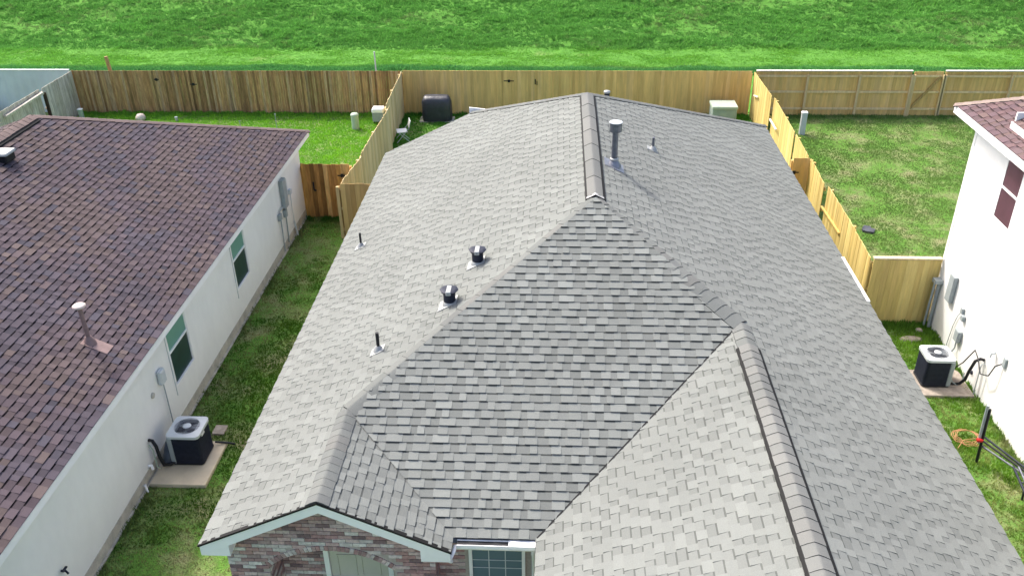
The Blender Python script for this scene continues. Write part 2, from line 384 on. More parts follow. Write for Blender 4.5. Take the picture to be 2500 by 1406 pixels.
def all_grass():
    lawn('side_lawn', -8.05, -4.7, 7.5, 25.55, 950, .05, ((.062, .155, .015), (.115, .245, .025)), (.33, .265, .145), .46, 'short green and straw grass between the white wall and grey roof', 1)
    lawn('left_yard_grass', -20.4, -6.5, 25.7, 35.8, 480, .06, ((.17, .42, .035), (.27, .56, .05)), (.36, .44, .10), .66, 'bright green lawn behind the brown roofed house', 2)
    lawn('middle_yard_grass', -6.4, 7.8, 26.5, 35.8, 380, .06, ((.08, .26, .03), (.13, .38, .04)), (.2, .22, .08), .62, 'dark green lawn between the grey roof and tan back fence', 3)
    lawn('right_yard_grass', 7.95, 24, 19.8, 35.8, 520, .05, ((.165, .27, .075), (.215, .34, .09)), (.38, .34, .19), .465, 'patchy green lawn enclosed by the yellow fences', 4)
    lawn('right_side_grass', 6.2, 9.5, 8, 19.6, 700, .07, ((.16, .31, .035), (.23, .42, .05)), (.46, .38, .22), .455, 'grass strip between the grey roof and white two storey wall', 5)
    # field of tall weeds
    rs = np.random.RandomState(9)
    n = 190000; y = 41.2+(rs.rand(n)**1.1)*13.5; half = 24+(y-40)*.75; x = -2.8+rs.uniform(-1, 1, n)*half*1.12
    v = vnoise(x*.6, y*1.2, 1.0, 21, 4); v2 = vnoise(x*.6, y*1.3, .22, 22, 2); v3 = vnoise(x*.9, y*1.4, 2.6, 24, 2); v4 = vnoise(x, y, .12, 25, 2)
    z = np.array([FZ(a, b) for a, b in zip(x, y)])
    edge_ = .5*(v2-.5)
    near = np.clip(1.25-(y-41.6+edge_), 0, 1); strip = np.clip((45.9+edge_-y)*2.5, 0, 1)*(1-near); slope = 1-np.maximum(near, strip)
    c = mixc((.115, .31, .06), (.17, .42, .08), (v-.33)*2.4)
    c = c*(1+.35*(v4-.5)[:, None])
    sc = mixc((.165, .40, .055), (.225, .49, .065), (v3-.3)*2)
    c = c*(1-.8*strip[:, None])+sc*.8*strip[:, None]
    c = c*(1-.7*near[:, None])+np.array((.09, .30, .09))*.7*near[:, None]
    dry = np.clip((v2*.6+v3*.4-.60)*8, 0, 1)*slope; c = c*(1-.6*dry[:, None])+np.array((.24, .28, .12))*.6*dry[:, None]
    h = (.085+.10*np.clip((v-.36)*2.6, 0, 1)*(.4+v3))*(1-.45*strip)*(1-.5*dry)+.10*near
    blades('field_grass', x, y, z-.02, h, c, 'tall bright green grass on the rising field behind the fences', 10, nb=5, spread=1.1, width=.26)
all_grass()

# ================================================================== MAIN HOUSE
ZE, S, XM, HW = 2.75, .4835, .698, 5.707
XL, XR = XM-HW, XM+HW; ZR = ZE+S*HW; YF = 3.0
def zl(x): return ZE+S*(x-XL)
def zrr(x): return ZE+S*(XR-x)
P_ = (XM, 21.09, ZR); Q_ = (XM, 14.78, ZR); XK = -3.22; K_ = (XK, 10.92, zl(XK)); G_ = (XK, 8.87, zl(XK))
A_ = (XL, 24.16, ZE); B_ = (XM-3.11, 24.16, zl(XM-3.11)); C_ = (XR, 26.72, ZE)
XR2 = 3.02; RR = (XR2, 12.42, zrr(XR2)); XV = -.22; V_ = (XV, 9.16, ZE); VL_ = (-1.43, 9.16, ZE); GR_ = (-1.43, 8.87, ZE); GL_ = (XL, 8.87, ZE)
def along(a, b, t): return tuple(Vector(a).lerp(Vector(b), t))
def main_house():
    H = thing('grey_roof_house', 'house in the middle with the large light grey shingle roof and brick front', 'house', (0, 9.2, 0))
    rnd = random.Random(4)
    rf = MB()
    def plane(polys, u): 
        N = shingles(rf, polys, u, rnd, grey_col, edge=(.062, .065, .063), band=.46) if u[0] else shingles(rf, polys, u, rnd, side_col, th=(.006, .014), edge=(.10, .105, .10), band=.6)
        return N
    planes = []
    Rs = (XR, 12.42, ZE)
    planes += [([[(XR, YF, ZE), Rs, RR, (XR2, YF, zrr(XR2))], [Rs, C_, P_, Q_, RR]], (0, 1, 0))]
    Ls = (XL, 10.92, ZE); BL = (XL, 24.16, ZE)
    planes += [([[GL_, Ls, K_, G_], [Ls, A_, B_, P_, Q_, K_]], (0, 1, 0))]
    planes += [([[VL_, V_, RR, Q_, K_]], (1, 0, 0))]
    planes += [([[GR_, VL_, K_, G_]], (0, 1, 0))]
    planes += [([[(XV, YF, ZE), V_, RR, (XR2, YF, zrr(XR2))]], (0, 1, 0))]
    Bb = (B_[0], 26.72, ZE)
    planes += [([[C_, Bb, B_, P_]], (1, 0, 0))]
    dk = MB()
    for polys, u in planes:
        N = plane(polys, u)
        for q in polys:
            top = [Vector(p)-N*.004 for p in q]; dk.face(top, (.05, .05, .05)); dk.face([p-Vector((0, 0, .12)) for p in reversed(top)], (.5, .5, .48))
    roof = part(rf, 'roof', 'shingle', H)
    part(dk, 'roof_deck', 'shingle', roof)
    # cap shingles on the hips and front ridges
    dn = 1/math.hypot(1, S); inL = Vector((-1, 0, -S)); inR = Vector((1, 0, -S)); inF = Vector((0, -1, -S)); inB = Vector((0, 1, -S))
    def perp(v, line):   # direction in the slope at right angles to the line
        l = Vector(line).normalized(); v = Vector(v); return (v-l*v.dot(l)).normalized()
    def hip(a, b, v1, v2, wid=.13, **k):
        l = Vector(b)-Vector(a); mb = MB(); caps(mb, a, b, perp(v1, l), perp(v2, l), wid, rnd, grey_cap, **k); return part(mb, 'hip_cap', 'shingle', H)
    hip(K_, Q_, inL, inF, .18, expo=.42, step=.006, edge=(.012, .012, .012)); hip(RR, Q_, inF, inR, .185, edge=(.012, .012, .012)); hip(C_, P_, inR, inB); hip(B_, P_, inL, inB)  # front hips: near-black skirts stand in for the caps' shadow on the front slope
    def rcap(a, b, nm='ridge_cap', wid=.15, **k):
        mb = MB(); caps(mb, a, b, inL, inR, wid, rnd, grey_cap, **k); return part(mb, nm, 'shingle', H)
    rcap(G_, K_, wid=.18, expo=.16, step=.004, edge=(.09, .09, .085))
    rcap((XR2, 11.75, zrr(XR2)), RR, wid=.17)
    ridge_vent(H, 'ridge_vent', (XM, 14.92, ZR), (XM, 21.02, ZR), inL, inR, .165, rnd, vent_cap_col, expo=.9)
    ridge_vent(H, 'ridge_vent', (XR2, YF, zrr(XR2)), (XR2, 11.75, zrr(XR2)), inL, inR, .165, rnd, vent_cap_col)
    # pale end cap of the ridge vent
    mb = MB(); e = Vector((XM, 14.88, ZR+.035))
    for sx in (-1, 1): mb.face([e+Vector((0, 0, .018)), e+Vector((sx*.16, 0, -S*.16+.012)), e+Vector((sx*.16, .05, -S*.16+.022)), e+Vector((0, .07, .03))][::sx], (.5, .5, .48))
    part(mb, 'vent_end_cap', 'shingle', H)
    # valley line, left woven and right cut
    mb = MB(); a = Vector(V_)+Vector((0, 0, .017)); b = Vector(RR)+Vector((0, 0, .017)); l = (b-a).normalized(); sv = Vector((l.y, -l.x, 0)).normalized()
    mb.face([a-sv*.012, a+sv*.012, b+sv*.012, b-sv*.012], (.03, .03, .03)); part(mb, 'valley_cut', 'shingle', H)
    # fascias and rakes
    mb = MB()
    def rake(a, b, n, depth=.17, t=.03, dz=-.025):
        a = Vector(a)+Vector((0, 0, dz)); b = Vector(b)+Vector((0, 0, dz)); n = Vector(n); dn_ = Vector((0, 0, -depth))
        mb.hexa([a+dn_, b+dn_, b+dn_-n*t, a+dn_-n*t, a, b, b-n*t, a-n*t])
    fy = 8.865
    rake((XL, fy, ZE), (XK, fy, zl(XK)), (0, -1, 0)); rake((XK, fy, zl(XK)), (-1.43, fy, ZE), (0, -1, 0))
    # boxed returns at the two eave ends of the gable
    for x0, x1 in ((XL, XL+.42), (-1.43-.42, -1.43)):
        s_ = 1 if x0 < -3 else -1
        zz = lambda x: (zl(x) if s_ > 0 else ZE+S*(-1.43-x))-.03
        mb.hexa([(x0, 8.872, 2.545), (x1, 8.872, 2.545), (x1, 9.14, 2.545), (x0, 9.14, 2.545), (x0, 8.872, zz(x0)-.002), (x1, 8.872, zz(x1)-.15), (x1, 9.14, zz(x1)-.15), (x0, 9.14, zz(x0)-.002)])
    # soffit of the gable
    mb.box((XL+.01, 8.9, 2.555), (XL+.35, 24.1, 2.575))
    mb.box((XL-.005, 8.9, 2.575), (XL+.015, 24.16, 2.715)); mb.box((XR-.012, YF, 2.575), (XR+.006, 26.7, 2.715))
    mb.box((XR-.34, YF, 2.555), (XR-.014, 26.7, 2.573))
    mb.box((XV-.004, YF, 2.575), (XV+.016, 8.95, 2.715)); mb.box((XV+.018, YF, 2.555), (.12, 9.1, 2.573))
    rake((XL, 24.15, ZE), (B_[0], 24.15, B_[2]), (0, 1, 0)); mb.box((B_[0], 26.70, 2.575), (XR, 26.72, 2.715))
    part(mb, 'fascia', 'white', H)
    # black drip edge under the shingles of the front gable
    mb = MB()
    for a, b in (((XL-.02, 8.862, ZE-.012), (XK, 8.862, zl(XK)-.012)), ((XK, 8.862, zl(XK)-.012), (-1.41, 8.862, ZE-.012))):
        a = Vector(a); b = Vector(b); mb.hexa([a+Vector((0, -.012, -.018)), b+Vector((0, -.012, -.018)), b+Vector((0, .05, -.018)), a+Vector((0, .05, -.018)), a+Vector((0, -.012, .014)), b+Vector((0, -.012, .014)), b+Vector((0, .05, .014)), a+Vector((0, .05, .014))])
    part(mb, 'drip_edge', 'sealblack', H)
    mb = MB(); mb.box((XR-.03, 15.95, 2.735), (XR+.035, 17.9, 2.775)); mb.box((XR+.012, 15.95, 2.60), (XR+.035, 17.9, 2.735))
    lab(part(mb, 'eave_flashing', 'white', H), 'short white metal edging on the right eave')
    mb = MB(); mb.hexa([(-2.52, 24.18, 3.86), (-1.9, 24.18, 3.86), (-1.9, 24.22, 3.86), (-2.52, 24.22, 3.86), (-2.52, 24.18, 4.13), (-1.9, 24.18, 4.06), (-1.9, 24.22, 4.06), (-2.52, 24.22, 4.13)]); part(mb, 'fascia_end', 'white', H)
    # ---------------- walls
    mb = MB()
    mb.box((XL+.35, 9.75, 0), (XR-.35, 23.85, 2.555)); mb.box((B_[0]+.3, 23.852, 0), (XR-.352, 26.35, 2.554))
    part(mb, 'wall', 'siding', H)
    bricks(H)
    # flue, pipes and vents
    def pipe(x, y, plane, h, r, mat_, label=None, cone=True, top=None):
        z = plane(x); mb = MB(); mb.tube([(x, y, z-.05), (x, y, z+h)], r, 12); o = part(mb, 'vent_pipe', mat_, H)
        sl = S if plane is zl else -S
        f = MB(); q = lambda dx, dy, hh: (x+dx, y+dy, z+sl*dx+hh)
        f.faces([q(-.14, -.12, .022), q(.1, -.1, .022), q(.1, .11, .022), q(-.13, .1, .022), q(-.14, -.12, .006), q(.1, -.1, .006), q(.1, .11, .006), q(-.13, .1, .006)], [(0, 1, 2, 3), (0, 4, 5, 1), (1, 5, 6, 2), (2, 6, 7, 3), (3, 7, 4, 0)])
        f.lathe((x, y, z), [(r+.07, .0), (r+.045, .05), (r+.012, .09), (r+.008, .10)], 14)
        part(f, 'flashing', 'flash', o)
        if label: lab(o, label)
        return o
    pipe(-4.40, 17.61, zl, .34, .026, 'black', 'short black vent pipe near the left eave')
    pipe(-3.00, 12.43, zl, .36, .03, 'black', 'black vent pipe nearest the front gable')
    pipe(2.16, 19.14, zrr, .30, .03, 'flue')
    # tall flue
    x, y = 1.15, 16.97; z = zrr(x); mb = MB(); mb.tube([(x, y, z-.05), (x, y, z+.80)], .062, 16); o = part(mb, 'flue_pipe', 'flue', H)
    mb = MB(); mb.lathe((x, y, z+.72), [(.068, 0), (.125, .012), (.125, .19)], 20, smooth=False); mb.lathe((x, y, z+.912), [(.13, 0), (.13, .012), (.02, .03)], 20, mi=1, smooth=False); part(mb, 'flue_cap', ['flue', 'acgrey'], o)
    mb = MB(); mb.lathe((x, y, z), [(.15, -.02), (.13, .04), (.075, .11), (.066, .13)], 18); q = lambda dx, dy, hh: (x+dx, y+dy, z-S*dx+hh)
    mb.faces([q(-.2, -.22, .02), q(.2, -.22, .02), q(.2, .2, .02), q(-.2, .2, .02), q(-.2, -.22, 0), q(.2, -.22, 0), q(.2, .2, 0), q(-.2, .2, 0)], [(0, 1, 2, 3), (0, 4, 5, 1), (1, 5, 6, 2), (2, 6, 7, 3), (3, 7, 4, 0)]); part(mb, 'flashing', 'steel', o)
    mb = MB(); mb.lathe((x, y, z+.125), [(.066, 0), (.09, .005), (.088, .03), (.066, .045)], 18); part(mb, 'storm_collar', 'flash', o)
    # two stubby black vents with pale caps
    for (x, y) in ((-1.43, 14.22), (-1.83, 13.09)):
        z = zl(x); mb = MB(); mb.lathe((x, y, z), [(.105, -.05), (.105, .23)], 18); o = part(mb, 'roof_vent', 'darkblue', H)
        mb = MB(); mb.lathe((x, y, z+.20), [(.106, 0), (.16, .06), (.165, .075), (.12, .09), (.03, .095)], 8, smooth=False); part(mb, 'vent_hood', 'darkblue', o)
        mb = MB(); mb.box((x-.045, y-.16, z+.235), (x+.045, y+.10, z+.30), bev=.015); part(mb, 'vent_cap', 'flash', o)
        mb = MB(); q = lambda dx, dy, hh: (x+dx, y+dy, z+S*dx+hh)
        mb.faces([q(-.2, -.16, .022), q(.13, -.13, .022), q(.13, .15, .022), q(-.18, .15, .022), q(-.2, -.16, 0), q(.13, -.13, 0), q(.13, .15, 0), q(-.18, .15, 0)], [(0, 1, 2, 3), (0, 4, 5, 1), (1, 5, 6, 2), (2, 6, 7, 3), (3, 7, 4, 0)])
        mb.lathe((x, y, z), [(.13, -.03), (.115, .04), (.097, .06)], 18); part(mb, 'flashing', 'flash', o)
    # vent just behind the rear hip
    x, y = 1.25, 22.4; z = ZR-S*(y-21.09); mb = MB(); mb.lathe((x, y, z), [(.07, -.05), (.07, .26)], 12); o = part(mb, 'roof_vent', 'darkblue', H); lab(o, 'small vent with white cap behind the rear hip')
    mb = MB(); mb.lathe((x, y, z+.24), [(.08, 0), (.09, .02), (.08, .05), (.02, .06)], 12); part(mb, 'vent_cap', 'flash', o)
    # gutter and downspouts at the recessed front
    mb = MB(); gy0, gy1, gz0, gz1 = 9.035, 9.15, 2.60, 2.715
    prof = [(gy1, gz1), (gy1, gz0), (gy0+.03, gz0), (gy0, gz0+.05), (gy0, gz1), (gy0+.012, gz1), (gy0+.012, gz0+.05), (gy0+.04, gz0+.012), (gy1-.012, gz0+.012), (gy1-.012, gz1)]
    mb.loft([[(xx, a_, b_) for a_, b_ in prof] for xx in (-1.36, -.24)])
    mb.box((-.62, 9.03, 2.69), (-.24, 9.155, 2.72)); g = part(mb, 'gutter', 'white', H)
    mb = MB(); mb.tube([(-.27, 9.10, 2.62), (-.27, 9.10, 2.5), (-.27, 9.36, 2.3), (-.27, 9.36, .1)], .032, 8); part(mb, 'downspout', 'white', g)
    mb = MB(); mb.tube([(-1.38, 9.10, 2.64), (-1.40, 9.0, 2.62), (-1.46, 8.92, 2.52), (-1.44, 8.98, 2.45)], .03, 8); part(mb, 'gutter_elbow', 'white', g)
    mb = MB(); mb.box((-1.355, gy0+.016, gz0+.03), (-.63, gy1-.014, gz0+.10)); part(mb, 'gutter_infill', 'black', g)  # black strip filling the gutter trough
    return H

BRK = ((.42, .26, .25), (.36, .22, .22), (.52, .41, .40), (.58, .51, .50), (.32, .21, .21), (.47, .33, .32), (.62, .57, .55), (.40, .29, .29), (.22, .15, .16))
def bricks_on(mb, poly_xz, y, axis='y', side=-1, hole=None, seed=1, bh=.072, bw=.2):
    """individual bricks on a vertical wall; poly convex in (u,z); hole(u,z)->bool"""
    rnd = random.Random(seed); us = [p[0] for p in poly_xz]; zs = [p[1] for p in poly_xz]; r = 0; z = min(zs)
    def W(u, zz, d): return (u, y+side*d, zz) if axis == 'y' else (y+side*d, u, zz)
    g = .009
    while z < max(zs):
        u = min(us)-(.1 if r % 2 else 0)
        while u < max(us):
            u0, u1, z0, z1 = u+g/2, u+bw-g/2, z+g/2, z+bh-g/2
            pc = clip_rect(poly_xz, u0, u1, z0, z1); u += bw
            if len(pc) < 3 or area2(pc) < 5e-4: continue
            cu_ = sum(p[0] for p in pc)/len(pc); cz_ = sum(p[1] for p in pc)/len(pc)
            if hole and (hole(cu_, cz_) or hole(u0+.03, cz_) or hole(u1-.03, cz_)): continue
            col = mul(rnd.choice(BRK), rnd.uniform(.85, 1.15)); d = .012+rnd.uniform(0, .003)
            fr = [W(a, b, d) for a, b in pc]; bk = [W(a, b, 0) for a, b in pc]; mb.face(fr, col)
            for i in range(len(pc)): j = (i+1) % len(pc); mb.face([bk[i], bk[j], fr[j], fr[i]], mul(col, .8))
        z += bh; r += 1
def bricks(H):
    y = 9.15; x0, x1 = -4.78, -1.70; zt = lambda x: min(zl(x), ZE+S*(-1.43-x))-.165
    poly = [(x0, 0), (x1, 0), (x1, zt(x1)), (XK, zt(XK)), (x0, zt(x0))]
    cx, hw, zs_, zc = -3.25, .93, 2.06, 2.42   # arch: centre, half width, spring, crown
    rise = zc-zs_; Rr = (hw*hw+rise*rise)/(2*rise); zo = zc-Rr
    def arch_z(x, e=0): return zo+math.sqrt(max(0, (Rr+e)**2-(x-cx)**2))
    hole = lambda u, z: abs(u-cx) < hw+.02 and z < arch_z(u, .10)
    mb = MB(); bricks_on(mb, poly, y, seed=3, hole=hole)
    bricks_on(mb, [(y+.02, 0), (9.75, 0), (9.75, 2.55), (y+.02, 2.55)], x0, axis='x', side=-1, seed=5)
    # soldier bricks round the arch and along the rake
    rnd = random.Random(8); n = 34
    a0 = math.asin(hw/Rr)
    for i in range(n):
        t0 = -a0+2*a0*(i+.06)/n; t1 = -a0+2*a0*(i+.94)/n; col = mul(rnd.choice(BRK[:6]), rnd.uniform(.8, 1.1))
        q = lambda t, rr, d: (cx+rr*math.sin(t), y-d, zo+rr*math.cos(t))
        for (ra, rb) in ((Rr+.004, Rr+.095),):
            mb.hexa([q(t0, ra, .014), q(t1, ra, .014), q(t1, ra, -.1), q(t0, ra, -.1), q(t0, rb, .014), q(t1, rb, .014), q(t1, rb, -.1), q(t0, rb, -.1)], col)
    for sgn, xa, xb in ((1, x0, XK), (-1, XK, x1)):
        n = 20
        for i in range(n):
            xa_ = xa+(xb-xa)*(i+.06)/n; xb_ = xa+(xb-xa)*(i+.94)/n; col = mul(rnd.choice(BRK), rnd.uniform(.8, 1.1))
            mb.hexa([(xa_, y-.022, zt(xa_)-.11), (xb_, y-.022, zt(xb_)-.11), (xb_, y, zt(xb_)-.11), (xa_, y, zt(xa_)-.11), (xa_, y-.022, zt(xa_)-.006), (xb_, y-.022, zt(xb_)-.006), (xb_, y, zt(xb_)-.006), (xa_, y, zt(xa_)-.006)], col)
    # recess: back wall, sides; right side wall; recessed window wall; garage side wall
    bricks_on(mb, [(cx-hw, 0), (cx+hw, 0), (cx+hw, 2.5), (cx-hw, 2.5)], 9.66, seed=11, hole=lambda u, z: -3.50 < u < -2.44 and z < 2.12)
    bricks_on(mb, [(9.16, 0), (9.64, 0), (9.64, 2.3), (9.16, 2.3)], cx-hw, axis='x', side=1, seed=12)
    bricks_on(mb, [(-1.70, 0), (.12, 0), (.12, 2.57), (-1.70, 2.57)], 9.45, seed=13, hole=lambda u, z: -1.28 < u < -.36 and .9 < z < 2.34)
    bricks_on(mb, [(9.17, 0), (9.43, 0), (9.43, 2.55), (9.17, 2.55)], x1, axis='x', side=1, seed=14)
    bricks_on(mb, [(YF+.3, 0), (9.43, 0), (9.43, 2.55), (YF+.3, 2.55)], .12, axis='x', side=-1, seed=15)
    bw = part(mb, 'brick_wall', 'brick', H)
    # mortar backing
    mb = MB()
    def panel(pts, d=.0): mb.face(pts)
    xs = [cx-hw+2*hw*i/24 for i in range(25)]
    mb.face([(x0, y, 0), (cx-hw, y, 0), (cx-hw, y, zs_), (cx-hw, y, zt(cx-hw)), (x0, y, zt(x0))])
    mb.face([(cx+hw, y, 0), (x1, y, 0), (x1, y, zt(x1)), (cx+hw, y, zt(cx+hw)), (cx+hw, y, zs_)])
    for i in range(24):
        a, b = xs[i], xs[i+1]; mb.face([(a, y, arch_z(a)), (b, y, arch_z(b)), (b, y, zt(b)), (a, y, zt(a))])
        mb.face([(a, y, arch_z(a)), (b, y, arch_z(b)), (b, 9.66, arch_z(b)), (a, 9.66, arch_z(a))])
    mb.face([(cx-hw, 9.66, 0), (-3.46, 9.66, 0), (-3.46, 9.66, 2.5), (cx-hw, 9.66, 2.5)]); mb.face([(-3.46, 9.66, 2.08), (cx+hw, 9.66, 2.08), (cx+hw, 9.66, 2.5), (-3.46, 9.66, 2.5)]); mb.face([(-2.48, 9.66, 0), (cx+hw, 9.66, 0), (cx+hw, 9.66, 2.08), (-2.48, 9.66, 2.08)])
    mb.face([(cx-hw, y, 0), (cx-hw, 9.66, 0), (cx-hw, 9.66, zs_+.05), (cx-hw, y, zs_)]); mb.face([(cx+hw, y, 0), (cx+hw, 9.66, 0), (cx+hw, 9.66, zs_+.05), (cx+hw, y, zs_)])
    mb.face([(x0, y, 0), (x0, 9.76, 0), (x0, 9.76, 2.55), (x0, y, 2.55)]); mb.face([(x1, y, 0), (x1, 9.46, 0), (x1, 9.46, 2.55), (x1, y, 2.55)])
    for a, b, c_, d_ in ((-1.70, -1.24, 0, 2.57), (-.40, .12, 0, 2.57), (-1.24, -.40, 0, .92), (-1.24, -.40, 2.32, 2.57)): mb.face([(a, 9.45, c_), (b, 9.45, c_), (b, 9.45, d_), (a, 9.45, d_)])
    mb.face([(.12, YF+.3, 0), (.12, 9.46, 0), (.12, 9.46, 2.56), (.12, YF+.3, 2.56)])
    mb.box((.14, YF+.3, 0), (XR-.35, 9.74, 2.55))
    part(mb, 'mortar', 'mortar', bw)
    # front door with frame
    mb = MB(); mb.box((-3.42, 9.62, 0), (-2.52, 9.66, 2.03)); d = part(mb, 'front_door', 'door', H)
    mb = MB()
    for px in (-3.30, -2.93):
        for (za, zb) in ((.2, .9), (1.05, 1.85)):
            for (a, b) in (((px, za), (px+.28, za)), ((px, zb), (px+.28, zb)), ((px, za), (px, zb)), ((px+.28, za), (px+.28, zb))): mb.beam((a[0], 9.615, a[1]), (b[0], 9.615, b[1]), .02, .014)
    part(mb, 'door_panel', 'door', d)
    mb = MB(); mb.box((-3.50, 9.58, 0), (-3.424, 9.655, 2.1)); mb.box((-2.516, 9.58, 0), (-2.44, 9.655, 2.1)); mb.box((-3.42, 9.58, 2.034), (-2.52, 9.655, 2.1)); mb.box((-3.42, 9.575, 1.34), (-2.52, 9.612, 1.38)); part(mb, 'door_frame', 'white', d)
    mb = MB(); mb.lathe((0, 0, 0), [(.02, 0), (.03, .01), (.03, .04), (.01, .05)], 10)
    mb.v = [(p[0]-2.58, 9.61-p[2], 1.0+p[1]) for p in mb.v]; part(mb, 'door_knob', 'steel', d)
    # front window
    mb = MB(); wx0, wx1, wz0, wz1 = -1.24, -.40, .92, 2.32
    for a, b in (((wx0, 9.40, wz1-.05), (wx1, 9.47, wz1)), ((wx0, 9.40, wz0), (wx1, 9.47, wz0+.05)), ((wx0, 9.40, wz0+.051), (wx0+.05, 9.47, wz1-.051)), ((wx1-.05, 9.40, wz0+.051), (wx1, 9.47, wz1-.051))): mb.box(a, b)
    mb.box((wx0+.051, 9.415, 1.60), (wx1-.051, 9.46, 1.64))
    f = part(mb, 'window', 'white', H)
    mb = MB(); mb.box((wx0+.05, 9.435, wz0+.05), (wx1-.05, 9.445, wz1-.05)); part(mb, 'pane', 'glass', f)
    mb = MB()
    for i in (1, 2): xx = wx0+.05+(wx1-wx0-.1)*i/3; mb.box((xx-.007, 9.428, wz0+.05), (xx+.007, 9.433, wz1-.05))
    for zz in (2.02, 1.86, 1.3): mb.box((wx0+.05, 9.4285, zz-.006), (wx1-.05, 9.4325, zz+.006))
    part(mb, 'window_grid', 'acgrey', f)
main_house()

# ================================================================== LEFT HOUSE
def left_house():
    H = thing('brown_roof_house', 'house on the left with purple brown shingles and a long white side wall', 'house', (-13, 14, 0))
    rnd = random.Random(7); xe, xr, ze = -7.88, -12.98, 2.62; s = .485; zr_ = ze+s*(xr-xe)*-1; y0, yb, yr = 4., 26.41, 20.49
    xw = 2*xr-xe
    rf = MB()
    pl = [([[(xe, y0, ze), (xe, yb, ze), (xr, yr, zr_), (xr, y0, zr_)]], (0, 1, 0)), ([[(xe, yb, ze), (xw, yb, ze), (xr, yr, zr_)]], (1, 0, 0)), ([[(xw, y0, ze), (xw, yb, ze), (xr, yr, zr_), (xr, y0, zr_)]], (0, 1, 0))]
    dk = MB()
    for i, (q, u) in enumerate(pl):
        N = shingles(rf, q, u, rnd, brown_col, edge=(.012, .010, .012), expo=.143 if i == 0 else .2, th=(.009, .019), band=.22)
        top = [Vector(p)-N*.004 for p in q[0]]; dk.face(top, (.03, .03, .03)); dk.face([p-Vector((0, 0, .1)) for p in reversed(top)], (.4, .4, .4))
    roof = part(rf, 'roof', 'shingle', H); part(dk, 'roof_deck', 'shingle', roof)
    def perp(v, line): l = Vector(line).normalized(); v = Vector(v); return (v-l*v.dot(l)).normalized()
    mb = MB(); l = Vector((xr-xe, yr-yb, zr_-ze)); caps(mb, (xe, yb, ze), (xr, yr, zr_), perp((1, 0, -s), l), perp((0, 1, -s), l), .13, rnd, brown_cap, edge=(.03, .02, .02)); part(mb, 'hip_cap', 'shingle', H)
    ridge_vent(H, 'ridge_vent', (xr, y0, zr_), (xr, yr-.1, zr_), (-1, 0, -s), (1, 0, -s), .2, rnd, brown_cap, h=.06)
    # walls, foundation, fascia
    wx = -8.09; wy = 25.75
    mb = MB()
    A = (19.16, 20.19, .93, 2.31); Bw = (15.04, 16.10, .93, 2.33)   # windows: y0 y1 z0 z1
    ys = [y0+.4, Bw[0], Bw[1], A[0], A[1], wy]
    zt = 2.45
    for i in range(5):
        a, b = ys[i], ys[i+1]
        if i in (1, 3):
            w_ = Bw if i == 1 else A
            mb.face([(wx, a, .26), (wx, b, .26), (wx, b, w_[2]), (wx, a, w_[2])]); mb.face([(wx, a, w_[3]), (wx, b, w_[3]), (wx, b, zt), (wx, a, zt)])
            mb.face([(wx, a, w_[2]), (wx, b, w_[2]), (wx-.09, b, w_[2]), (wx-.09, a, w_[2])]); mb.face([(wx, a, w_[2]), (wx-.09, a, w_[2]), (wx-.09, a, w_[3]), (wx, a, w_[3])]); mb.face([(wx, b, w_[2]), (wx-.09, b, w_[2]), (wx-.09, b, w_[3]), (wx, b, w_[3])])
        else: mb.face([(wx, a, .26), (wx, b, .26), (wx, b, zt), (wx, a, zt)])
    mb.face([(wx, wy, .26), (xw+.2, wy, .26), (xw+.2, wy, zt), (wx, wy, zt)]); mb.face([(xw+.2, y0+.4, .26), (xw+.2, wy, .26), (xw+.2, wy, zt), (xw+.2, y0+.4, zt)])
    mb.face([(wx, y0+.4, .26), (xw+.2, y0+.4, .26), (xw+.2, y0+.4, zt), (wx, y0+.4, zt)]); mb.face([(wx, y0+.4, zt), (xw+.2, y0+.4, zt), (xr, y0+.4, zr_-.12)])
    part(mb, 'wall', 'stucco', H)
    mb = MB(); mb.box((xw+.22, y0+.42, 0), (wx+.012, wy+.01, .26)); mb.box((wx+.013, y0+.42, -.05), (wx+.06, wy, .03)); part(mb, 'foundation', 'concrete', H)
    mb = MB(); mb.box((xe-.022, y0, 2.455), (xe+.004, yb, 2.60)); mb.box((wx-.02, y0, 2.43), (xe-.024, yb, 2.452)); mb.box((xw, yb-.02, 2.455), (xe-.024, yb+.004, 2.60)); part(mb, 'fascia', 'white', H)
    for w_ in (A, Bw):
        a, b, c_, d_ = w_; zm = (c_+d_)/2+.11; fx = wx-.05
        mb = MB(); t = .04
        mb.box((fx, a, c_), (wx+.012, a+t, d_)); mb.box((fx, b-t*.6, c_), (wx-.01, b, d_)); mb.box((fx, a+t, c_), (wx+.006, b-t*.6, c_+.035)); mb.box((fx, a+t, d_-.03), (wx+.004, b-t*.6, d_)); mb.box((fx, a+t, zm-.022), (wx-.005, b-t*.6, zm+.022))
        f = part(mb, 'window', 'white', H)
        mb = MB(); mb.box((fx-.01, a+t, zm+.022), (fx+.018, b-t*.6, d_-.03)); lab(part(mb, 'upper_pane', 'shade_green', f), 'pale green upper pane')
        mb = MB(); mb.box((fx-.01, a+t, c_+.035), (fx+.014, b-t*.6, zm-.022)); lab(part(mb, 'lower_pane', 'screen', f), 'dark screened lower pane')
        mb = MB(); mb.box((wx+.001, a-.045, c_-.18), (wx+.014, a-.03, d_)); part(mb, 'shade_strip', 'acgrey', f)  # grey strip standing in for the shadow line along the window frame
    # electrical boxes and conduits near the back corner
    mb = MB(); mb.box((wx+.005, 23.42, 1.28), (wx+.13, 23.74, 2.15), bev=.015); o = part(mb, 'meter_box', 'greymetal', H)
    mb = MB(); mb.box((wx+.005, 23.78, 1.6), (wx+.06, 24.0, 2.0)); part(mb, 'side_panel', 'acgrey', o)
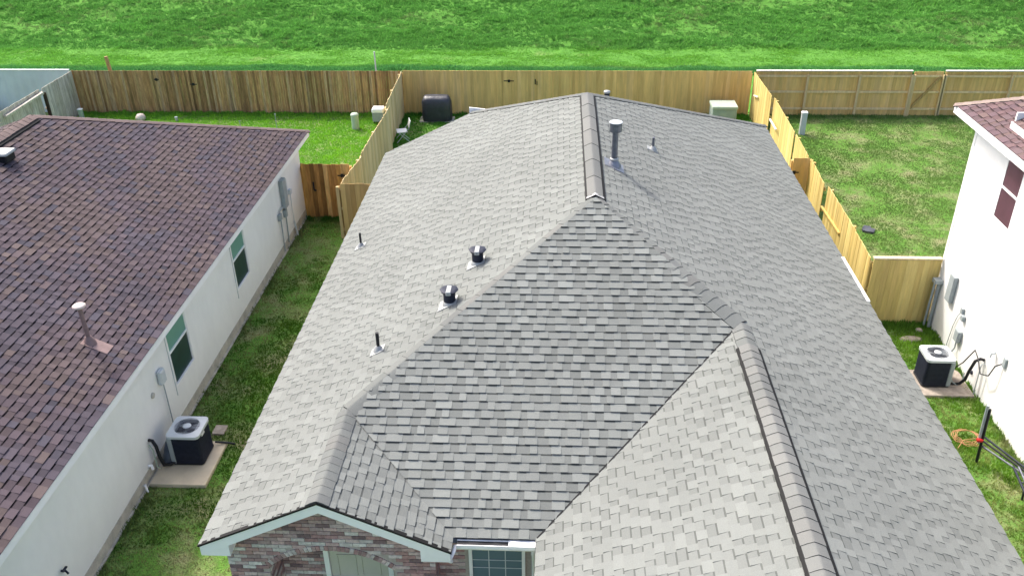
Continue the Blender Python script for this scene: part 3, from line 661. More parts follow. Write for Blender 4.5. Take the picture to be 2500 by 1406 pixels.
    mb = MB(); mb.tube([(wx+.06, 23.5, 1.29), (wx+.06, 23.5, 1.0), (wx+.04, 23.5, .15)], .022, 8); mb.tube([(wx+.06, 23.45, 1.32), (wx+.07, 23.2, 1.40), (wx+.06, 23.02, 1.38), (wx+.05, 23.0, .1)], .02, 8); part(mb, 'conduit', 'greymetal', H)
    mb = MB(); mb.box((wx+.01, 23.42, 1.0), (wx+.1, 23.58, 1.22)); part(mb, 'junction_box', 'greymetal', H); mb = MB(); mb.box((wx+.01, 22.9, 1.12), (wx+.09, 23.08, 1.3)); part(mb, 'junction_box', 'greymetal', H)
    mb = MB(); mb.tube([(wx+.05, 24.2, 1.55), (wx+.05, 24.2, .9), (wx+.05, 24.22, .35)], .014, 8); mb.tube([(wx+.05, 24.22, .5), (wx+.09, 24.24, .02)], .03, 8); mb.box((wx+.01, 24.14, 1.42), (wx+.09, 24.28, 1.56)); part(mb, 'gas_pipe', 'acgrey', H)
    # disconnect box with cable near the air conditioner
    mb = MB(); mb.box((wx+.005, 14.33, 1.50), (wx+.11, 14.56, 1.80), bev=.03); o = part(mb, 'disconnect_box', 'acgrey', H)
    mb = MB(); mb.tube([(wx+.05, 14.46, 1.52), (wx+.045, 14.47, 1.0), (wx+.06, 14.44, .45)], .013, 8); part(mb, 'cable', 'greymetal', o)
    mb = MB(); mb.lathe((0, 0, 0), [(.065, 0), (.06, .03), (.03, .04)], 16); mb.v = [(wx+p[2], 14.02+p[0], 1.47+p[1]) for p in mb.v]; part(mb, 'round_vent', 'concrete', H)
    mb = MB(); mb.tube([(wx, 9.98, .9), (wx+.08, 9.98, .9), (wx+.11, 9.98, .84)], .018, 8); mb.box((wx+.05, 9.92, .93), (wx+.09, 10.04, .95)); part(mb, 'garden_tap', 'darkblue', H)
    mb = MB(); mb.tube([(wx+.02, 13.2, .34), (wx+.08, 13.2, .36), (wx+.09, 13.2, .26)], .03, 8); part(mb, 'drain_pipe', 'white', H); mb = MB(); mb.tube([(wx+.02, 12.85, .14), (wx+.07, 12.83, .2), (wx+.1, 12.8, .02)], .022, 8); part(mb, 'drain_pipe', 'white', H)
    # roof pipe and vent
    x, y = -8.75, 13.54; zz = lambda x_: ze+s*(xe-x_); z = zz(x)
    mb = MB(); mb.tube([(x, y, z-.05), (x, y, z+.78)], .042, 12); o = part(mb, 'vent_pipe', 'pinkpipe', H)
    mb = MB(); mb.lathe((x, y, z+.76), [(.05, 0), (.115, .02), (.12, .05), (.09, .07), (.02, .075)], 18); part(mb, 'pipe_cap', 'palepink', o)
    mb = MB(); mb.lathe((x, y, z), [(.13, -.05), (.10, .05), (.05, .14)], 14); q = lambda dx, dy, hh: (x+dx, y+dy, z-s*dx+hh)
    mb.faces([q(-.1, -.14, .02), q(.36, -.14, .02), q(.36, .14, .02), q(-.1, .14, .02), q(-.1, -.14, 0), q(.36, -.14, 0), q(.36, .14, 0), q(-.1, .14, 0)], [(0, 1, 2, 3), (0, 4, 5, 1), (1, 5, 6, 2), (2, 6, 7, 3), (3, 7, 4, 0)]); part(mb, 'flashing', 'pinkpipe', o)
    x, y = -12.46, 18.2; z = zz(x)
    mb = MB(); mb.box((x-.16, y-.2, z), (x+.16, y+.16, z+.16), bev=.02); o = part(mb, 'roof_vent', 'black', H)
    mb = MB(); mb.box((x-.2, y-.24, z+.162), (x+.2, y+.2, z+.215), bev=.03); part(mb, 'vent_cap', 'flash', o)
left_house()

# ================================================================== RIGHT HOUSE
def right_house():
    H = thing('two_storey_house', 'tall white house on the right edge with a maroon screened window', 'house', (13, 14, 0))
    rnd = random.Random(9); xe, ze, s = 9.15, 5.52, .485; yb = 20.3; y0 = 4.; run = 4.6; xr = xe+run; zr_ = ze+s*run; yr = yb-run; xw = xr+run
    rf = MB(); pl = [([[(xe, y0, ze), (xe, yb, ze), (xr, yr, zr_), (xr, y0, zr_)]], (0, 1, 0)), ([[(xe, yb, ze), (xw, yb, ze), (xr, yr, zr_)]], (1, 0, 0)), ([[(xw, y0, ze), (xw, yb, ze), (xr, yr, zr_), (xr, y0, zr_)]], (0, 1, 0))]
    dk = MB()
    for i, (q, u) in enumerate(pl):
        N = shingles(rf, q, u, rnd, rose_col, edge=(.04, .03, .03), expo=.143 if i == 0 else .25)
        top = [Vector(p)-N*.004 for p in q[0]]; dk.face(top, (.03, .03, .03)); dk.face([p-Vector((0, 0, .1)) for p in reversed(top)], (.4, .4, .4))
    roof = part(rf, 'roof', 'shingle', H); part(dk, 'roof_deck', 'shingle', roof)
    l = Vector((xr-xe, yr-yb, zr_-ze)).normalized(); pr = lambda v: (Vector(v)-l*Vector(v).dot(l)).normalized()
    mb = MB(); caps(mb, (xe, yb, ze), (xr, yr, zr_), pr((-1, 0, -s)), pr((0, 1, -s)), .13, rnd, lambda r_: mul((.28, .22, .19), r_.uniform(.9, 1.1))); part(mb, 'hip_cap', 'shingle', H)
    # raised roof piece with its white trim
    mb = MB(); mb.box((xe+.30, 14.8, ze+.16), (xe+.36, 18.25, ze+.30)); mb.box((xe+.362, 18.2, ze+.18), (xe+.85, 18.25, ze+.5)); part(mb, 'roof_trim', 'white', H)
    mb = MB(); shingles(mb, [[(xe+.33, 14.8, ze+.30), (xe+.33, 18.22, ze+.30), (xe+2.3, 18.22, ze+.3+s*1.97), (xe+2.3, 14.8, ze+.3+s*1.97)]], (0, 1, 0), rnd, rose_col); part(mb, 'raised_roof', 'shingle', H)
    wx, wy, zt = 9.46, 19.66, ze-.14
    wa = (17.2, 17.97, 3.78, 5.18)
    mb = MB()
    for a, b in ((y0+.3, wa[0]), (wa[1], wy)): mb.face([(wx, a, .0), (wx, b, .0), (wx, b, zt), (wx, a, zt)])
    mb.face([(wx, wa[0], 0), (wx, wa[1], 0), (wx, wa[1], wa[2]), (wx, wa[0], wa[2])]); mb.face([(wx, wa[0], wa[3]), (wx, wa[1], wa[3]), (wx, wa[1], zt), (wx, wa[0], zt)])
    mb.face([(wx, wy, 0), (xw-.3, wy, 0), (xw-.3, wy, zt), (wx, wy, zt)]); mb.face([(wx, y0+.3, 0), (xw-.3, y0+.3, 0), (xw-.3, y0+.3, zt), (wx, y0+.3, zt)]); mb.face([(xw-.3, y0+.3, 0), (xw-.3, wy, 0), (xw-.3, wy, zt), (xw-.3, y0+.3, zt)])
    mb.box((wx-.012, wy-.1, 0.0), (wx-.001, wy, zt)) 
    part(mb, 'wall', 'stucco', H)
    mb = MB(); mb.box((xe-.006, y0, ze-.19), (xe+.02, yb, ze-.012)); mb.box((xe+.022, y0, ze-.18), (wx+.05, yb, ze-.155)); mb.box((xe+.022, yb-.02, ze-.152), (xw, yb+.006, ze-.012)); part(mb, 'fascia', 'white', H)
    a, b, c_, d_ = wa; zm = 4.50
    mb = MB(); mb.box((wx-.012, a, zm-.022), (wx+.03, b, zm+.022)); 
    for q in (((wx+.0, a, c_), (wx+.05, a+.03, d_)), ((wx, b-.03, c_), (wx+.05, b, d_)), ((wx, a+.03, c_), (wx+.05, b-.03, c_+.03)), ((wx, a+.03, d_-.03), (wx+.05, b-.03, d_))): mb.box(*q)
    f = part(mb, 'window', 'white', H)
    mb = MB(); mb.box((wx+.012, a+.03, zm+.022), (wx+.03, b-.03, d_-.03)); part(mb, 'upper_pane', 'maroon', f)
    mb = MB(); mb.box((wx+.010, a+.03, c_+.03), (wx+.028, b-.03, zm-.022)); part(mb, 'lower_pane', 'maroon', f)
    # wall mounted things
    mb = MB(); mb.box((wx-.11, 18.64, 1.18), (wx-.004, 18.90, 1.86), bev=.015); part(mb, 'meter_box', 'greymetal', H)
    mb = MB(); mb.tube([(wx-.06, 19.40, .05), (wx-.06, 19.42, 1.32)], .045, 8); mb.tube([(wx-.16, 19.46, .05), (wx-.14, 19.46, 1.34)], .03, 8); mb.box((wx-.2, 19.33, 1.3), (wx-.01, 19.52, 1.4)); part(mb, 'conduit', 'greymetal', H)
    mb = MB(); mb.box((wx-.07, 17.99, 1.27), (wx-.004, 18.10, 1.40), bev=.01); mb.box((wx-.08, 17.86, 1.14), (wx-.004, 17.99, 1.27), bev=.02); o = part(mb, 'junction_box', 'greymetal', H)
    mb = MB(); mb.tube([(wx-.03, 18.08, 1.28), (wx-.03, 18.2, 1.1), (wx-.03, 18.3, .75), (wx-.04, 18.35, .1)], .010, 8); part(mb, 'cable', 'greymetal', o)
    mb = MB(); mb.box((wx-.11, 17.80, .60), (wx-.004, 18.02, .88), bev=.02); o = part(mb, 'disconnect_box', 'greymetal', H)
    mb = MB(); mb.tube([(wx-.05, 17.92, .6), (wx-.06, 17.9, .4), (wx-.18, 17.85, .22)], .018, 8); part(mb, 'cable', 'greymetal', o)
    mb = MB(); mb.tube([(wx-.01, 16.30, 1.34), (wx-.10, 16.28, 1.32), (wx-.12, 16.26, 1.24)], .018, 8); mb.box((wx-.13, 16.22, 1.34), (wx-.05, 16.33, 1.36)); part(mb, 'garden_tap', 'greymetal', H)
    mb = MB(); mb.box((wx-.05, 15.78, 1.28), (wx-.004, 15.90, 1.5), bev=.01); o = part(mb, 'power_outlet', 'greymetal', H)
    mb = MB(); mb.tube([(wx-.03, 15.9, 1.32), (wx-.12, 15.98, 1.2), (wx-.16, 16.05, .9), (wx-.2, 16.3, .78), (wx-.16, 16.6, .95), (wx-.12, 16.9, 1.0), (wx-.25, 17.0, .6), (wx-.5, 17.0, .35)], .014, 8); part(mb, 'power_cord', 'black', o)
    mb = MB(); mb.lathe((0, 0, 0), [(.05, 0), (.045, .03), (.02, .035)], 12); mb.v = [(wx-p[2], 16.98+p[0], .34+p[1]) for p in mb.v]; part(mb, 'round_vent', 'darkblue', H)
    for yy in (19.2, 18.3): 
        mb = MB(); mb.box((wx-.012, yy, ze-.34), (wx-.002, yy+.04, ze-.22)); part(mb, 'wall_bracket', 'acgrey', H)
right_house()

# ================================================================== FENCES
TAN = ((.68, .46, .175), (.66, .44, .165), (.70, .48, .185), (.64, .42, .155), (.69, .47, .20))
YEL = ((.62, .47, .17), (.58, .44, .16), (.66, .52, .20), (.55, .41, .14))
BRN = ((.37, .215, .095), (.41, .25, .11), (.33, .19, .085), (.44, .29, .135), (.38, .23, .11), (.24, .14, .065), (.41, .28, .16))
STN = ((.50, .28, .08), (.45, .24, .07), (.54, .33, .11), (.40, .21, .065), (.58, .37, .14))
GRY = ((.48, .44, .37), (.52, .48, .41), (.45, .41, .34), (.54, .50, .44))
def fence(name, label, segs, pal, seed, h=1.83, face=1, pw=.14, post_pal=None, cap=None, rails=True, gates=(), group=None, zvar=.012, gap=.004, dark=False, posts_at=None):
    """segs: list of (x0,y0,x1,y1) panels. pickets on the `face` side (+1 = left of travel), rails and posts on the other"""
    rnd = random.Random(seed); root = thing(name, label, 'fence', (segs[0][0], segs[0][1], 0), group); WM = 'wood' if pal in (BRN, STN, GRY) else 'newwood'
    post_pal = post_pal or pal
    for (x0, y0, x1, y1) in segs:
        a = Vector((x0, y0, 0)); b = Vector((x1, y1, 0)); d = b-a; L = d.length; d.normalize(); n = Vector((-d.y, d.x, 0))*face
        mb = MB(); k = max(1, round(L/pw)); w_ = L/k; ph = h+rnd.uniform(-.012, .012)
        for i in range(k):
            p = a+d*(i*w_+gap/2); q = a+d*((i+1)*w_-gap/2); hh = ph+rnd.uniform(-zvar, zvar); t = .017; o = n*(.012+rnd.uniform(0, .004)); c = mul(rnd.choice(pal), rnd.uniform(.9, 1.1))
            if dark and rnd.random() < .12: c = mul(c, .6)
            tl = n*rnd.uniform(-.006, .006)
            mb.hexa([p+o, q+o, q+o+n*t, p+o+n*t, p+o+tl+Vector((0, 0, hh)), q+o+tl+Vector((0, 0, hh)), q+o+tl+n*t+Vector((0, 0, hh)), p+o+tl+n*t+Vector((0, 0, hh))], c)
        part(mb, 'picket_panel', WM, root)
        if rails:
            for z in (.25, .95, 1.6):
                mb = MB(); c = mul(rnd.choice(post_pal), 1.08); A = a-n*.012; B = b-n*.012
                mb.hexa([A+Vector((0, 0, z)), B+Vector((0, 0, z)), B-n*.035+Vector((0, 0, z)), A-n*.035+Vector((0, 0, z)), A+Vector((0, 0, z+.085)), B+Vector((0, 0, z+.085)), B-n*.035+Vector((0, 0, z+.085)), A-n*.035+Vector((0, 0, z+.085))], c); part(mb, 'rail', WM, root)
        kk = max(1, round(L/2.4)); pa = [a+d*(L*i/kk) for i in range(kk+1)]
        for j, p in enumerate(pa):
            if j == len(pa)-1 and (x1, y1) != segs[-1][2:]: continue
            mb = MB(); c = mul(rnd.choice(post_pal), .95); q = p-n*.095
            e = .045; hh = h-.12
            mb.hexa([q+d*-e+n*-e, q+d*e+n*-e, q+d*e+n*e, q+d*-e+n*e]+[v+Vector((0, 0, hh)) for v in (q+d*-e+n*-e, q+d*e+n*-e, q+d*e+n*e, q+d*-e+n*e)], c); part(mb, 'post', WM, root)
        if cap:
            mb = MB(); A = a+n*.05; B = b+n*.05; z = h+.014
            mb.hexa([A+Vector((0, 0, z)), B+Vector((0, 0, z)), B-n*.13+Vector((0, 0, z)), A-n*.13+Vector((0, 0, z)), A+Vector((0, 0, z+.035)), B+Vector((0, 0, z+.035)), B-n*.13+Vector((0, 0, z+.035)), A-n*.13+Vector((0, 0, z+.035))], cap); part(mb, 'top_board', WM, root)
    return root
def hinge(root, x, y, z, w_=.34, nm='hinge', axis='x'):
    mb = MB()
    if axis == 'x': mb.box((x-w_/2, y-.012, z-.018), (x+w_/2, y, z+.018)); mb.box((x-.05, y-.022, z-.055), (x+.05, y-.001, z+.055))
    else: mb.box((x-.022, y-.04, z-.16), (x, y+.04, z+.16))
    part(mb, nm, 'black', root)
YB = 35.9
f = fence('wooden_fence', 'brown weathered picket fence behind the lawn of the brown roofed house', [(-20.5, YB, -6.55, YB)], BRN, 1, face=-1, dark=True, zvar=.006, pw=.10, gap=.007)
for x, z in ((-15.35, 1.25), (-16.9, 1.45)): hinge(f, x, YB-.035, z, .3 if z < 1.3 else .2)
f = fence('wooden_fence', 'new tan board fence with a closed gate behind the grey roof', [(-6.45, YB, 7.82, YB)], TAN, 2, face=-1, zvar=.003, gap=.002)
for x, z in ((-2.05, 1.42), (-2.05, .35)): hinge(f, x, YB-.035, z, .42)
mb = MB(); mb.box((-.98, YB-.06, 1.28), (-.94, YB-.034, 1.5)); mb.box((-.90, YB-.05, 1.25), (-.875, YB-.034, 1.42)); part(mb, 'latch', 'black', f)
for xx in (-2.33, -1.02):
    mb = MB(); mb.box((xx, YB-.034, .05), (xx+.008, YB-.031, 1.8)); part(mb, 'gate_seam', 'sealblack', f)
f = fence('wooden_fence', 'tan back fence showing its rails and posts behind the right lawn', [(8.0, YB, 14.2, YB)], TAN, 3, face=1, cap=(.62, .60, .55), post_pal=((.66, .50, .28),))
f = fence('wooden_fence', 'rear fence with crossed brace near the white two storey house', [(14.28, YB, 15.45, YB)], TAN, 4, face=1, post_pal=((.68, .52, .27),))
mb = MB(); mb.beam((14.35, YB-.06, .3), (15.35, YB-.06, 1.62), .09, .035, (.42, .29, .11), up=(0, 1, 0)); part(mb, 'brace', 'wood', f)
fence('wooden_fence', 'tan back fence with white top board partly behind the right roof', [(15.5, YB, 26, YB)], TAN, 5, face=1, cap=(.62, .60, .55), post_pal=((.66, .50, .28),))
# divider between the left and middle lots: panels out of line
fence('wooden_fence', 'side fence of staggered boards left of the grey roof', [(-6.50, 35.8, -6.38, 31.45), (-6.22, 31.25, -6.33, 26.5), (-6.27, 26.25, -6.45, 24.1)], ((.64, .50, .27), (.60, .46, .24), (.68, .54, .31), (.56, .42, .21)), 6, face=1, zvar=.02, h=1.83)
fence('wooden_fence', 'short brown fence return beside the left eave of the grey roof', [(-6.45, 24.08, -4.7, 24.08)], ((.52, .36, .15), (.47, .31, .13), (.56, .41, .19), (.41, .26, .10)), 7, face=-1)
f = fence('wooden_gate', 'brown stained gate closing the side yard by the white wall', [(-8.05, 25.62, -6.5, 25.62)], STN, 8, face=-1, dark=True)
f['category'] = 'gate'
hinge(f, -6.75, 25.585, 1.45, .3); hinge(f, -6.7, 25.585, .2, .3)
mb = MB(); mb.box((-7.72, 25.56, .95), (-7.68, 25.588, 1.22)); mb.box((-7.70, 25.56, .92), (-7.63, 25.586, .97)); part(mb, 'latch', 'black', f)
# right lot side fence: near half and far half
YS = ((.58, .43, .16), (.54, .40, .14), (.62, .48, .19), (.57, .43, .17))
f = fence('wooden_fence', 'bright yellow side fence in leaning panels between grey roof and right lawn', [(7.93, 35.8, 7.98, 32.65), (8.04, 32.45, 7.93, 28.7), (7.93, 28.5, 7.86, 26.5)], YEL, 10, face=-1, zvar=.01)
mb = MB(); mb.beam((7.86, 32.1, 1.12), (7.86, 31.0, 1.10), .05, .05, (.8, .74, .58)); mb.beam((7.86, 35.2, 1.05), (7.86, 34.5, 1.2), .05, .05, (.8, .74, .58)); part(mb, 'loose_board', 'wood', f)
f = fence('wooden_fence', 'yellow side fence nearest the right eave of the grey roof', [(7.90, 26.3, 7.80, 24.3), (7.88, 24.15, 7.85, 21.8), (7.84, 21.75, 7.76, 19.7)], YEL, 11, face=-1, zvar=.01)
mb = MB(); mb.beam((7.80, 24.3, 1.12), (7.80, 22.4, 1.16), .06, .05, (.62, .44, .14)); part(mb, 'loose_board', 'wood', f)
f = fence('wooden_gate', 'narrow yellow gate panel set across the right side fence', [(7.36, 26.38, 7.86, 26.38)], TAN, 12, face=-1, rails=True); f['category'] = 'gate'
hinge(f, 7.42, 26.35, 1.35, .3)
fence('wooden_fence', 'yellow front fence joining the corner of the white two storey house', [(7.78, 19.62, 9.42, 19.62)], ((.60, .47, .17), (.57, .44, .155), (.63, .50, .19), (.54, .41, .15)), 13, face=-1, zvar=.004, cap=(.62, .52, .34))
# far left lot
f = fence('wooden_fence', 'weathered grey fence running towards the upper left corner', [(-20.5, 35.85, -20.5, 33.4), (-20.56, 33.3, -20.5, 26)], GRY, 14, face=1, zvar=.01)
mb = MB(); mb.beam((-20.42, 33.3, 1.66), (-20.42, 30.6, 1.60), .10, .09, (.55, .50, .42)); part(mb, 'brace', 'wood', f)
mb = MB(); mb.beam((-20.38, 33.35, 0), (-20.40, 33.38, 1.65), .1, .1, (.05, .035, .025)); lab(part(mb, 'dark_post', 'wood', f), 'dark stained post')
# pale ribbed sheet fence
root = thing('sheet_fence', 'pale blue grey ribbed fence at the top left corner', 'fence', (-26, YB, 0))
mb = MB(); n = 120
mb.loft([[(-33+12.4*i/n, YB+(.0 if (i//2) % 2 else .022), z) for i in range(n+1)] for z in (0, 1.83)], closed=False, caps=False)
mb.box((-33, YB+.03, 1.80), (-20.6, YB+.07, 1.86)); part(mb, 'sheet_panel', 'palevinyl', root)
mb = MB(); mb.box((-33, YB-.03, 1.84), (-20.6, YB+.028, 1.865)); part(mb, 'top_rail', 'white', root)

# ================================================================== AIR CONDITIONERS
def air_conditioner(label, loc, rz, sx, sy, h):
    T = thing('air_conditioner', label, 'air conditioner', loc, 'outdoor air conditioning units'); T.rotation_euler.z = rz
    def P(mb, name, m, par=None): 
        o = mb.build(name, m); o.parent = par or T; return o
    def rr(hx, hy, z, c=.07, n=5):
        out = []
        for cx_, cy_, a0 in ((hx-c, hy-c, 0), (-hx+c, hy-c, 90), (-hx+c, -hy+c, 180), (hx-c, -hy+c, 270)):
            for i in range(n): a = R(a0+90*i/(n-1)); out.append((cx_+c*math.cos(a), cy_+c*math.sin(a), z))
        return out
    hx, hy = sx/2, sy/2
    mb = MB(); mb.loft([rr(hx-.015, hy-.015, .02), rr(hx-.015, hy-.015, h-.06)]); body = P(mb, 'casing', 'darkblue')
    mb = MB()   # louvre grille
    for z in np.arange(.07, h-.08, .035):
        ring = rr(hx-.008, hy-.008, z); ring2 = rr(hx-.008, hy-.008, z+.010); mb.loft([ring, ring2], caps=True)
    P(mb, 'louvres', 'darkblue', body)
    mb = MB(); mb.loft([rr(hx-.03, hy-.03, 0, .05), rr(hx, hy, .02), rr(hx, hy, .045), rr(hx-.01, hy-.01, .05)]); P(mb, 'base_pan', 'black')
    # top with fan opening
    r0 = min(hx, hy)*.76; N = 20
    outer = rr(hx+.01, hy+.01, h, .09, 5); lo = rr(hx+.01, hy+.01, h-.06, .09, 5)
    # outer ring points ordered by angle from +x; inner circle points matched by angle
    inner = [(r0*math.cos(math.atan2(p[1], p[0])), r0*math.sin(math.atan2(p[1], p[0])), h+.015) for p in outer]
    inlow = [(p[0]*.97, p[1]*.97, h-.05) for p in inner]
    mb = MB(); mb.loft([lo, outer, inner, inlow], caps=False, smooth=False); P(mb, 'top_cover', 'acgrey')
    mb = MB(); mb.lathe((0, 0, h-.09), [(r0*.97, 0), (r0*.97, .01)], 20); P(mb, 'fan_well', 'black')
    mb = MB(); fan = MB()
    for k in range(3):
        a0 = R(120*k+20); pts = []
        for (rr_, da, dz) in ((.25, -.5, .0), (.95, -.35, .0), (.95, .45, .05), (.25, .5, .05)): pts.append((r0*rr_*math.cos(a0+da), r0*rr_*math.sin(a0+da), h-.062+dz*.6))
        fan.face(pts); fan.face([(p[0], p[1], p[2]-.004) for p in reversed(pts)])
    fan.lathe((0, 0, h-.075), [(.06, 0), (.06, .05)], 12); P(fan, 'fan', 'greymetal')
    for rr_ in np.linspace(r0*.36, r0*1.0, 11):
        mb.tube([(rr_*math.cos(2*math.pi*i/28), rr_*math.sin(2*math.pi*i/28), h+.018-.0*rr_) for i in range(29)], .0028, 4, caps=False)
    for k in range(8): a = 2*math.pi*k/8; mb.tube([(r0*.3*math.cos(a), r0*.3*math.sin(a), h+.02), (r0*1.02*math.cos(a), r0*1.02*math.sin(a), h+.015)], .003, 4)
    P(mb, 'fan_guard', 'flue')
    mb = MB(); mb.lathe((0, 0, h+.012), [(r0*.34, 0), (r0*.34, .014), (r0*.25, .022), (.02, .024)], 18); P(mb, 'fan_hub', 'acgrey')
    mb = MB(); mb.box((hx-.01, -.14, h-.13), (hx+.006, .0, h-.09)); P(mb, 'badge', 'white')
    mb = MB(); mb.box((-hx-.004, -hy-.002, .05), (-hx+.10, -hy+.10, h-.061), bev=.02); P(mb, 'corner_post', 'acgrey' if rz else 'greymetal', )
    return T
root = thing('concrete_pad', 'flat beige concrete pad in the left side yard', 'concrete pad', (-7.5, 13.6, 0))
mb = MB(); mb.box((-8.02, 12.97, -.02), (-6.89, 14.32, .085), bev=.012); part(mb, 'slab', 'pad', root)
T1 = air_conditioner('black sided air conditioner on the beige pad by the left white wall', (-7.44, 13.86, .085), 0, .66, .66, .74)
root = thing('concrete_pad', 'worn concrete pad beside the right white wall', 'concrete pad', (8.9, 16.8, 0))
mb = MB(); mb.box((8.22, 16.45, -.02), (9.38, 17.45, .07), bev=.012); part(mb, 'slab', 'rock', root)
T2 = air_conditioner('dark blue air conditioner with white top beside the right eave', (8.62, 17.05, .07), 0, .62, .62, .74)
for c in T2.children:
    if c.name.startswith('corner_post'): c.scale = (-1, 1, 1)
# hose and bag by left AC
root = thing('insulated_hose', 'black insulated pipe dropping from the wall to the pad by the left air conditioner', 'hose', (-8, 13.4, .1))
mb = MB(); mb.tube([(-8.08, 13.46, .78), (-8.0, 13.44, .79), (-7.93, 13.40, .68), (-7.9, 13.38, .42), (-7.86, 13.40, .2), (-7.78, 13.5, .14), (-7.70, 13.56, .16)], .035, 10); part(mb, 'insulation', 'black', root)
mb = MB(); mb.tube([(-8.08, 13.42, .70), (-8.0, 13.38, .60), (-7.98, 13.34, .2), (-7.95, 13.4, .11)], .014, 8); part(mb, 'pipe', 'greenbox', root)
root = thing('plastic_bag', 'dark grey bundled sheeting slumped against the left side of the air conditioner', 'sheeting', (-7.85, 13.75, .085))
mb = MB(); rnd = random.Random(3); rings = []
for i, (hh, sc) in enumerate(((0, 1.0), (.10, 1.08), (.22, .95), (.34, .72), (.44, .5), (.54, .28), (.60, .08))):
    rings.append([(-7.87+.045*hh/.6+(.13*sc+rnd.uniform(-.012, .012))*math.cos(a), 13.72+hh*.12+(.22*sc+rnd.uniform(-.02, .02))*math.sin(a), .087+hh) for a in [2*math.pi*k/14 for k in range(14)]])
mb.loft(rings, smooth=True); part(mb, 'sheet', 'bag', root)
# hoses by right AC
root = thing('insulated_hose', 'thick black insulated pipe curving from the wall to the right air conditioner', 'hose', (9.2, 16.7, .1))
mb = MB(); mb.tube([(9.45, 16.62, .92), (9.38, 16.66, .93), (9.30, 16.70, .84), (9.24, 16.72, .55), (9.22, 16.74, .32), (9.14, 16.78, .17), (9.02, 16.82, .13), (8.88, 16.84, .14)], .034, 10); part(mb, 'insulation', 'black', root)
mb = MB(); mb.tube([(9.45, 16.55, .86), (9.36, 16.52, .88), (9.33, 16.48, .8), (9.34, 16.47, .1)], .014, 8); mb.tube([(8.92, 16.86, .38), (8.97, 16.78, .22), (9.1, 16.78, .12), (9.22, 16.85, .2), (9.28, 16.95, .35)], .014, 8); part(mb, 'pipe', 'greymetal', root)

# ================================================================== YARD THINGS
# covered grill
root = thing('covered_grill', 'grill under a black cover in front of the tan back fence', 'grill', (-5.0, 35.0, 0))
mb = MB(); rnd = random.Random(5)
def cov(z, sx, sy, j=.02, dy=0): return [(-4.98+sx*math.copysign(abs(math.cos(a))**.45, math.cos(a))+rnd.uniform(-j, j), 35.05+dy+sy*math.copysign(abs(math.sin(a))**.45, math.sin(a))+rnd.uniform(-j, j), z) for a in [2*math.pi*(k+.5)/20 for k in range(20)]]
mb.loft([cov(.04, .60, .30, .03), cov(.3, .60, .32), cov(.6, .60, .33), cov(.82, .60, .31, .015), cov(.95, .55, .27, .01), cov(1.03, .5, .2, .01, .04), cov(1.05, .42, .14, .008, .05)], smooth=True)
part(mb, 'cover', 'cover', root)
mb = MB(); mb.box((-5.72, 34.78, 0), (-4.30, 35.45, .04), bev=.01); part(mb, 'base_slab', 'concrete', root)
# folding chair
root = thing('folding_chair', 'white folding chair beside the left side fence', 'chair', (-6.05, 32.55, 0)); root.rotation_euler.z = R(-75)
def CP(mb, n, m='white'): o = mb.build(n, m); o.parent = root; return o
mb = MB(); mb.box((-.22, -.2, .43), (.22, .2, .455), bev=.01); CP(mb, 'seat')
mb = MB(); mb.hexa([(-.22, .26, .60), (.22, .26, .60), (.22, .275, .60), (-.22, .275, .60), (-.22, .33, .86), (.22, .33, .86), (.22, .345, .86), (-.22, .345, .86)]); CP(mb, 'backrest')
for sx_ in (-.23, .23):
    mb = MB(); mb.tube([(sx_, -.26, 0), (sx_, .12, .43), (sx_, .27, .6), (sx_, .335, .86)], .013, 6); CP(mb, 'leg', 'acgrey')
    mb = MB(); mb.tube([(sx_*.92, .30, 0), (sx_*.92, -.15, .44)], .013, 6); CP(mb, 'leg', 'acgrey')
# telecom pedestals and cabinets
root = thing('utility_pedestal', 'pale green round utility pedestal on the left lawn', 'utility pedestal', (-8.18, 33.97, 0))
mb = MB(); mb.lathe((-8.18, 33.97, 0), [(.15, 0), (.15, .56)], 18); part(mb, 'housing', 'greenbox', root)
mb = MB(); mb.lathe((-8.18, 33.97, .56), [(.165, 0), (.165, .05), (.13, .09), (.03, .10)], 18); part(mb, 'lid', 'greenbox', root)
root = thing('utility_cabinet', 'low pale green transformer cabinet by the right side fence', 'utility cabinet', (6.65, 34.9, 0))
mb = MB(); mb.box((6.16, 34.5, 0.06), (7.12, 35.32, .70), bev=.02); part(mb, 'housing', 'greenshade', root)
mb = MB(); mb.box((6.13, 34.46, .702), (7.15, 35.36, .80), bev=.03); part(mb, 'lid', 'greenbox', root)
mb = MB(); mb.box((6.40, 34.483, .12), (7.02, 34.50, .62), bev=.005); part(mb, 'door', 'greenshade', root)
mb = MB(); mb.box((6.0, 34.35, 0), (7.25, 35.45, .06)); part(mb, 'base_slab', 'concrete', root)
root = thing('marker_post', 'white square utility post on the right lawn by the yellow fence', 'post', (9.52, 33.6, 0))
mb = MB(); mb.box((9.42, 33.5, 0), (9.63, 33.68, .86), bev=.02); part(mb, 'post', 'acgrey', root)
mb = MB(); mb.box((9.41, 33.49, .862), (9.64, 33.69, .91), bev=.02); part(mb, 'cap', 'white', root)
root = thing('marker_post', 'pale green post at the far left corner of the lawn', 'post', (-20.05, 35.0, 0))
mb = MB(); mb.box((-20.14, 34.92, 0), (-19.96, 35.08, .42), bev=.03); part(mb, 'post', 'greenbox', root); mb = MB(); mb.box((-20.15, 34.91, .422), (-19.95, 35.09, .46), bev=.02); part(mb, 'cap', 'white', root)
root = thing('portable_heater', 'small white topped appliance by the left side fence', 'appliance', (-7.35, 34.7, 0))
mb = MB(); mb.box((-7.58, 34.5, .12), (-7.12, 34.9, .5), bev=.03); part(mb, 'body', 'greymetal', root); mb = MB(); mb.box((-7.60, 34.48, .502), (-7.10, 34.92, .66), bev=.05); part(mb, 'lid', 'white', root)
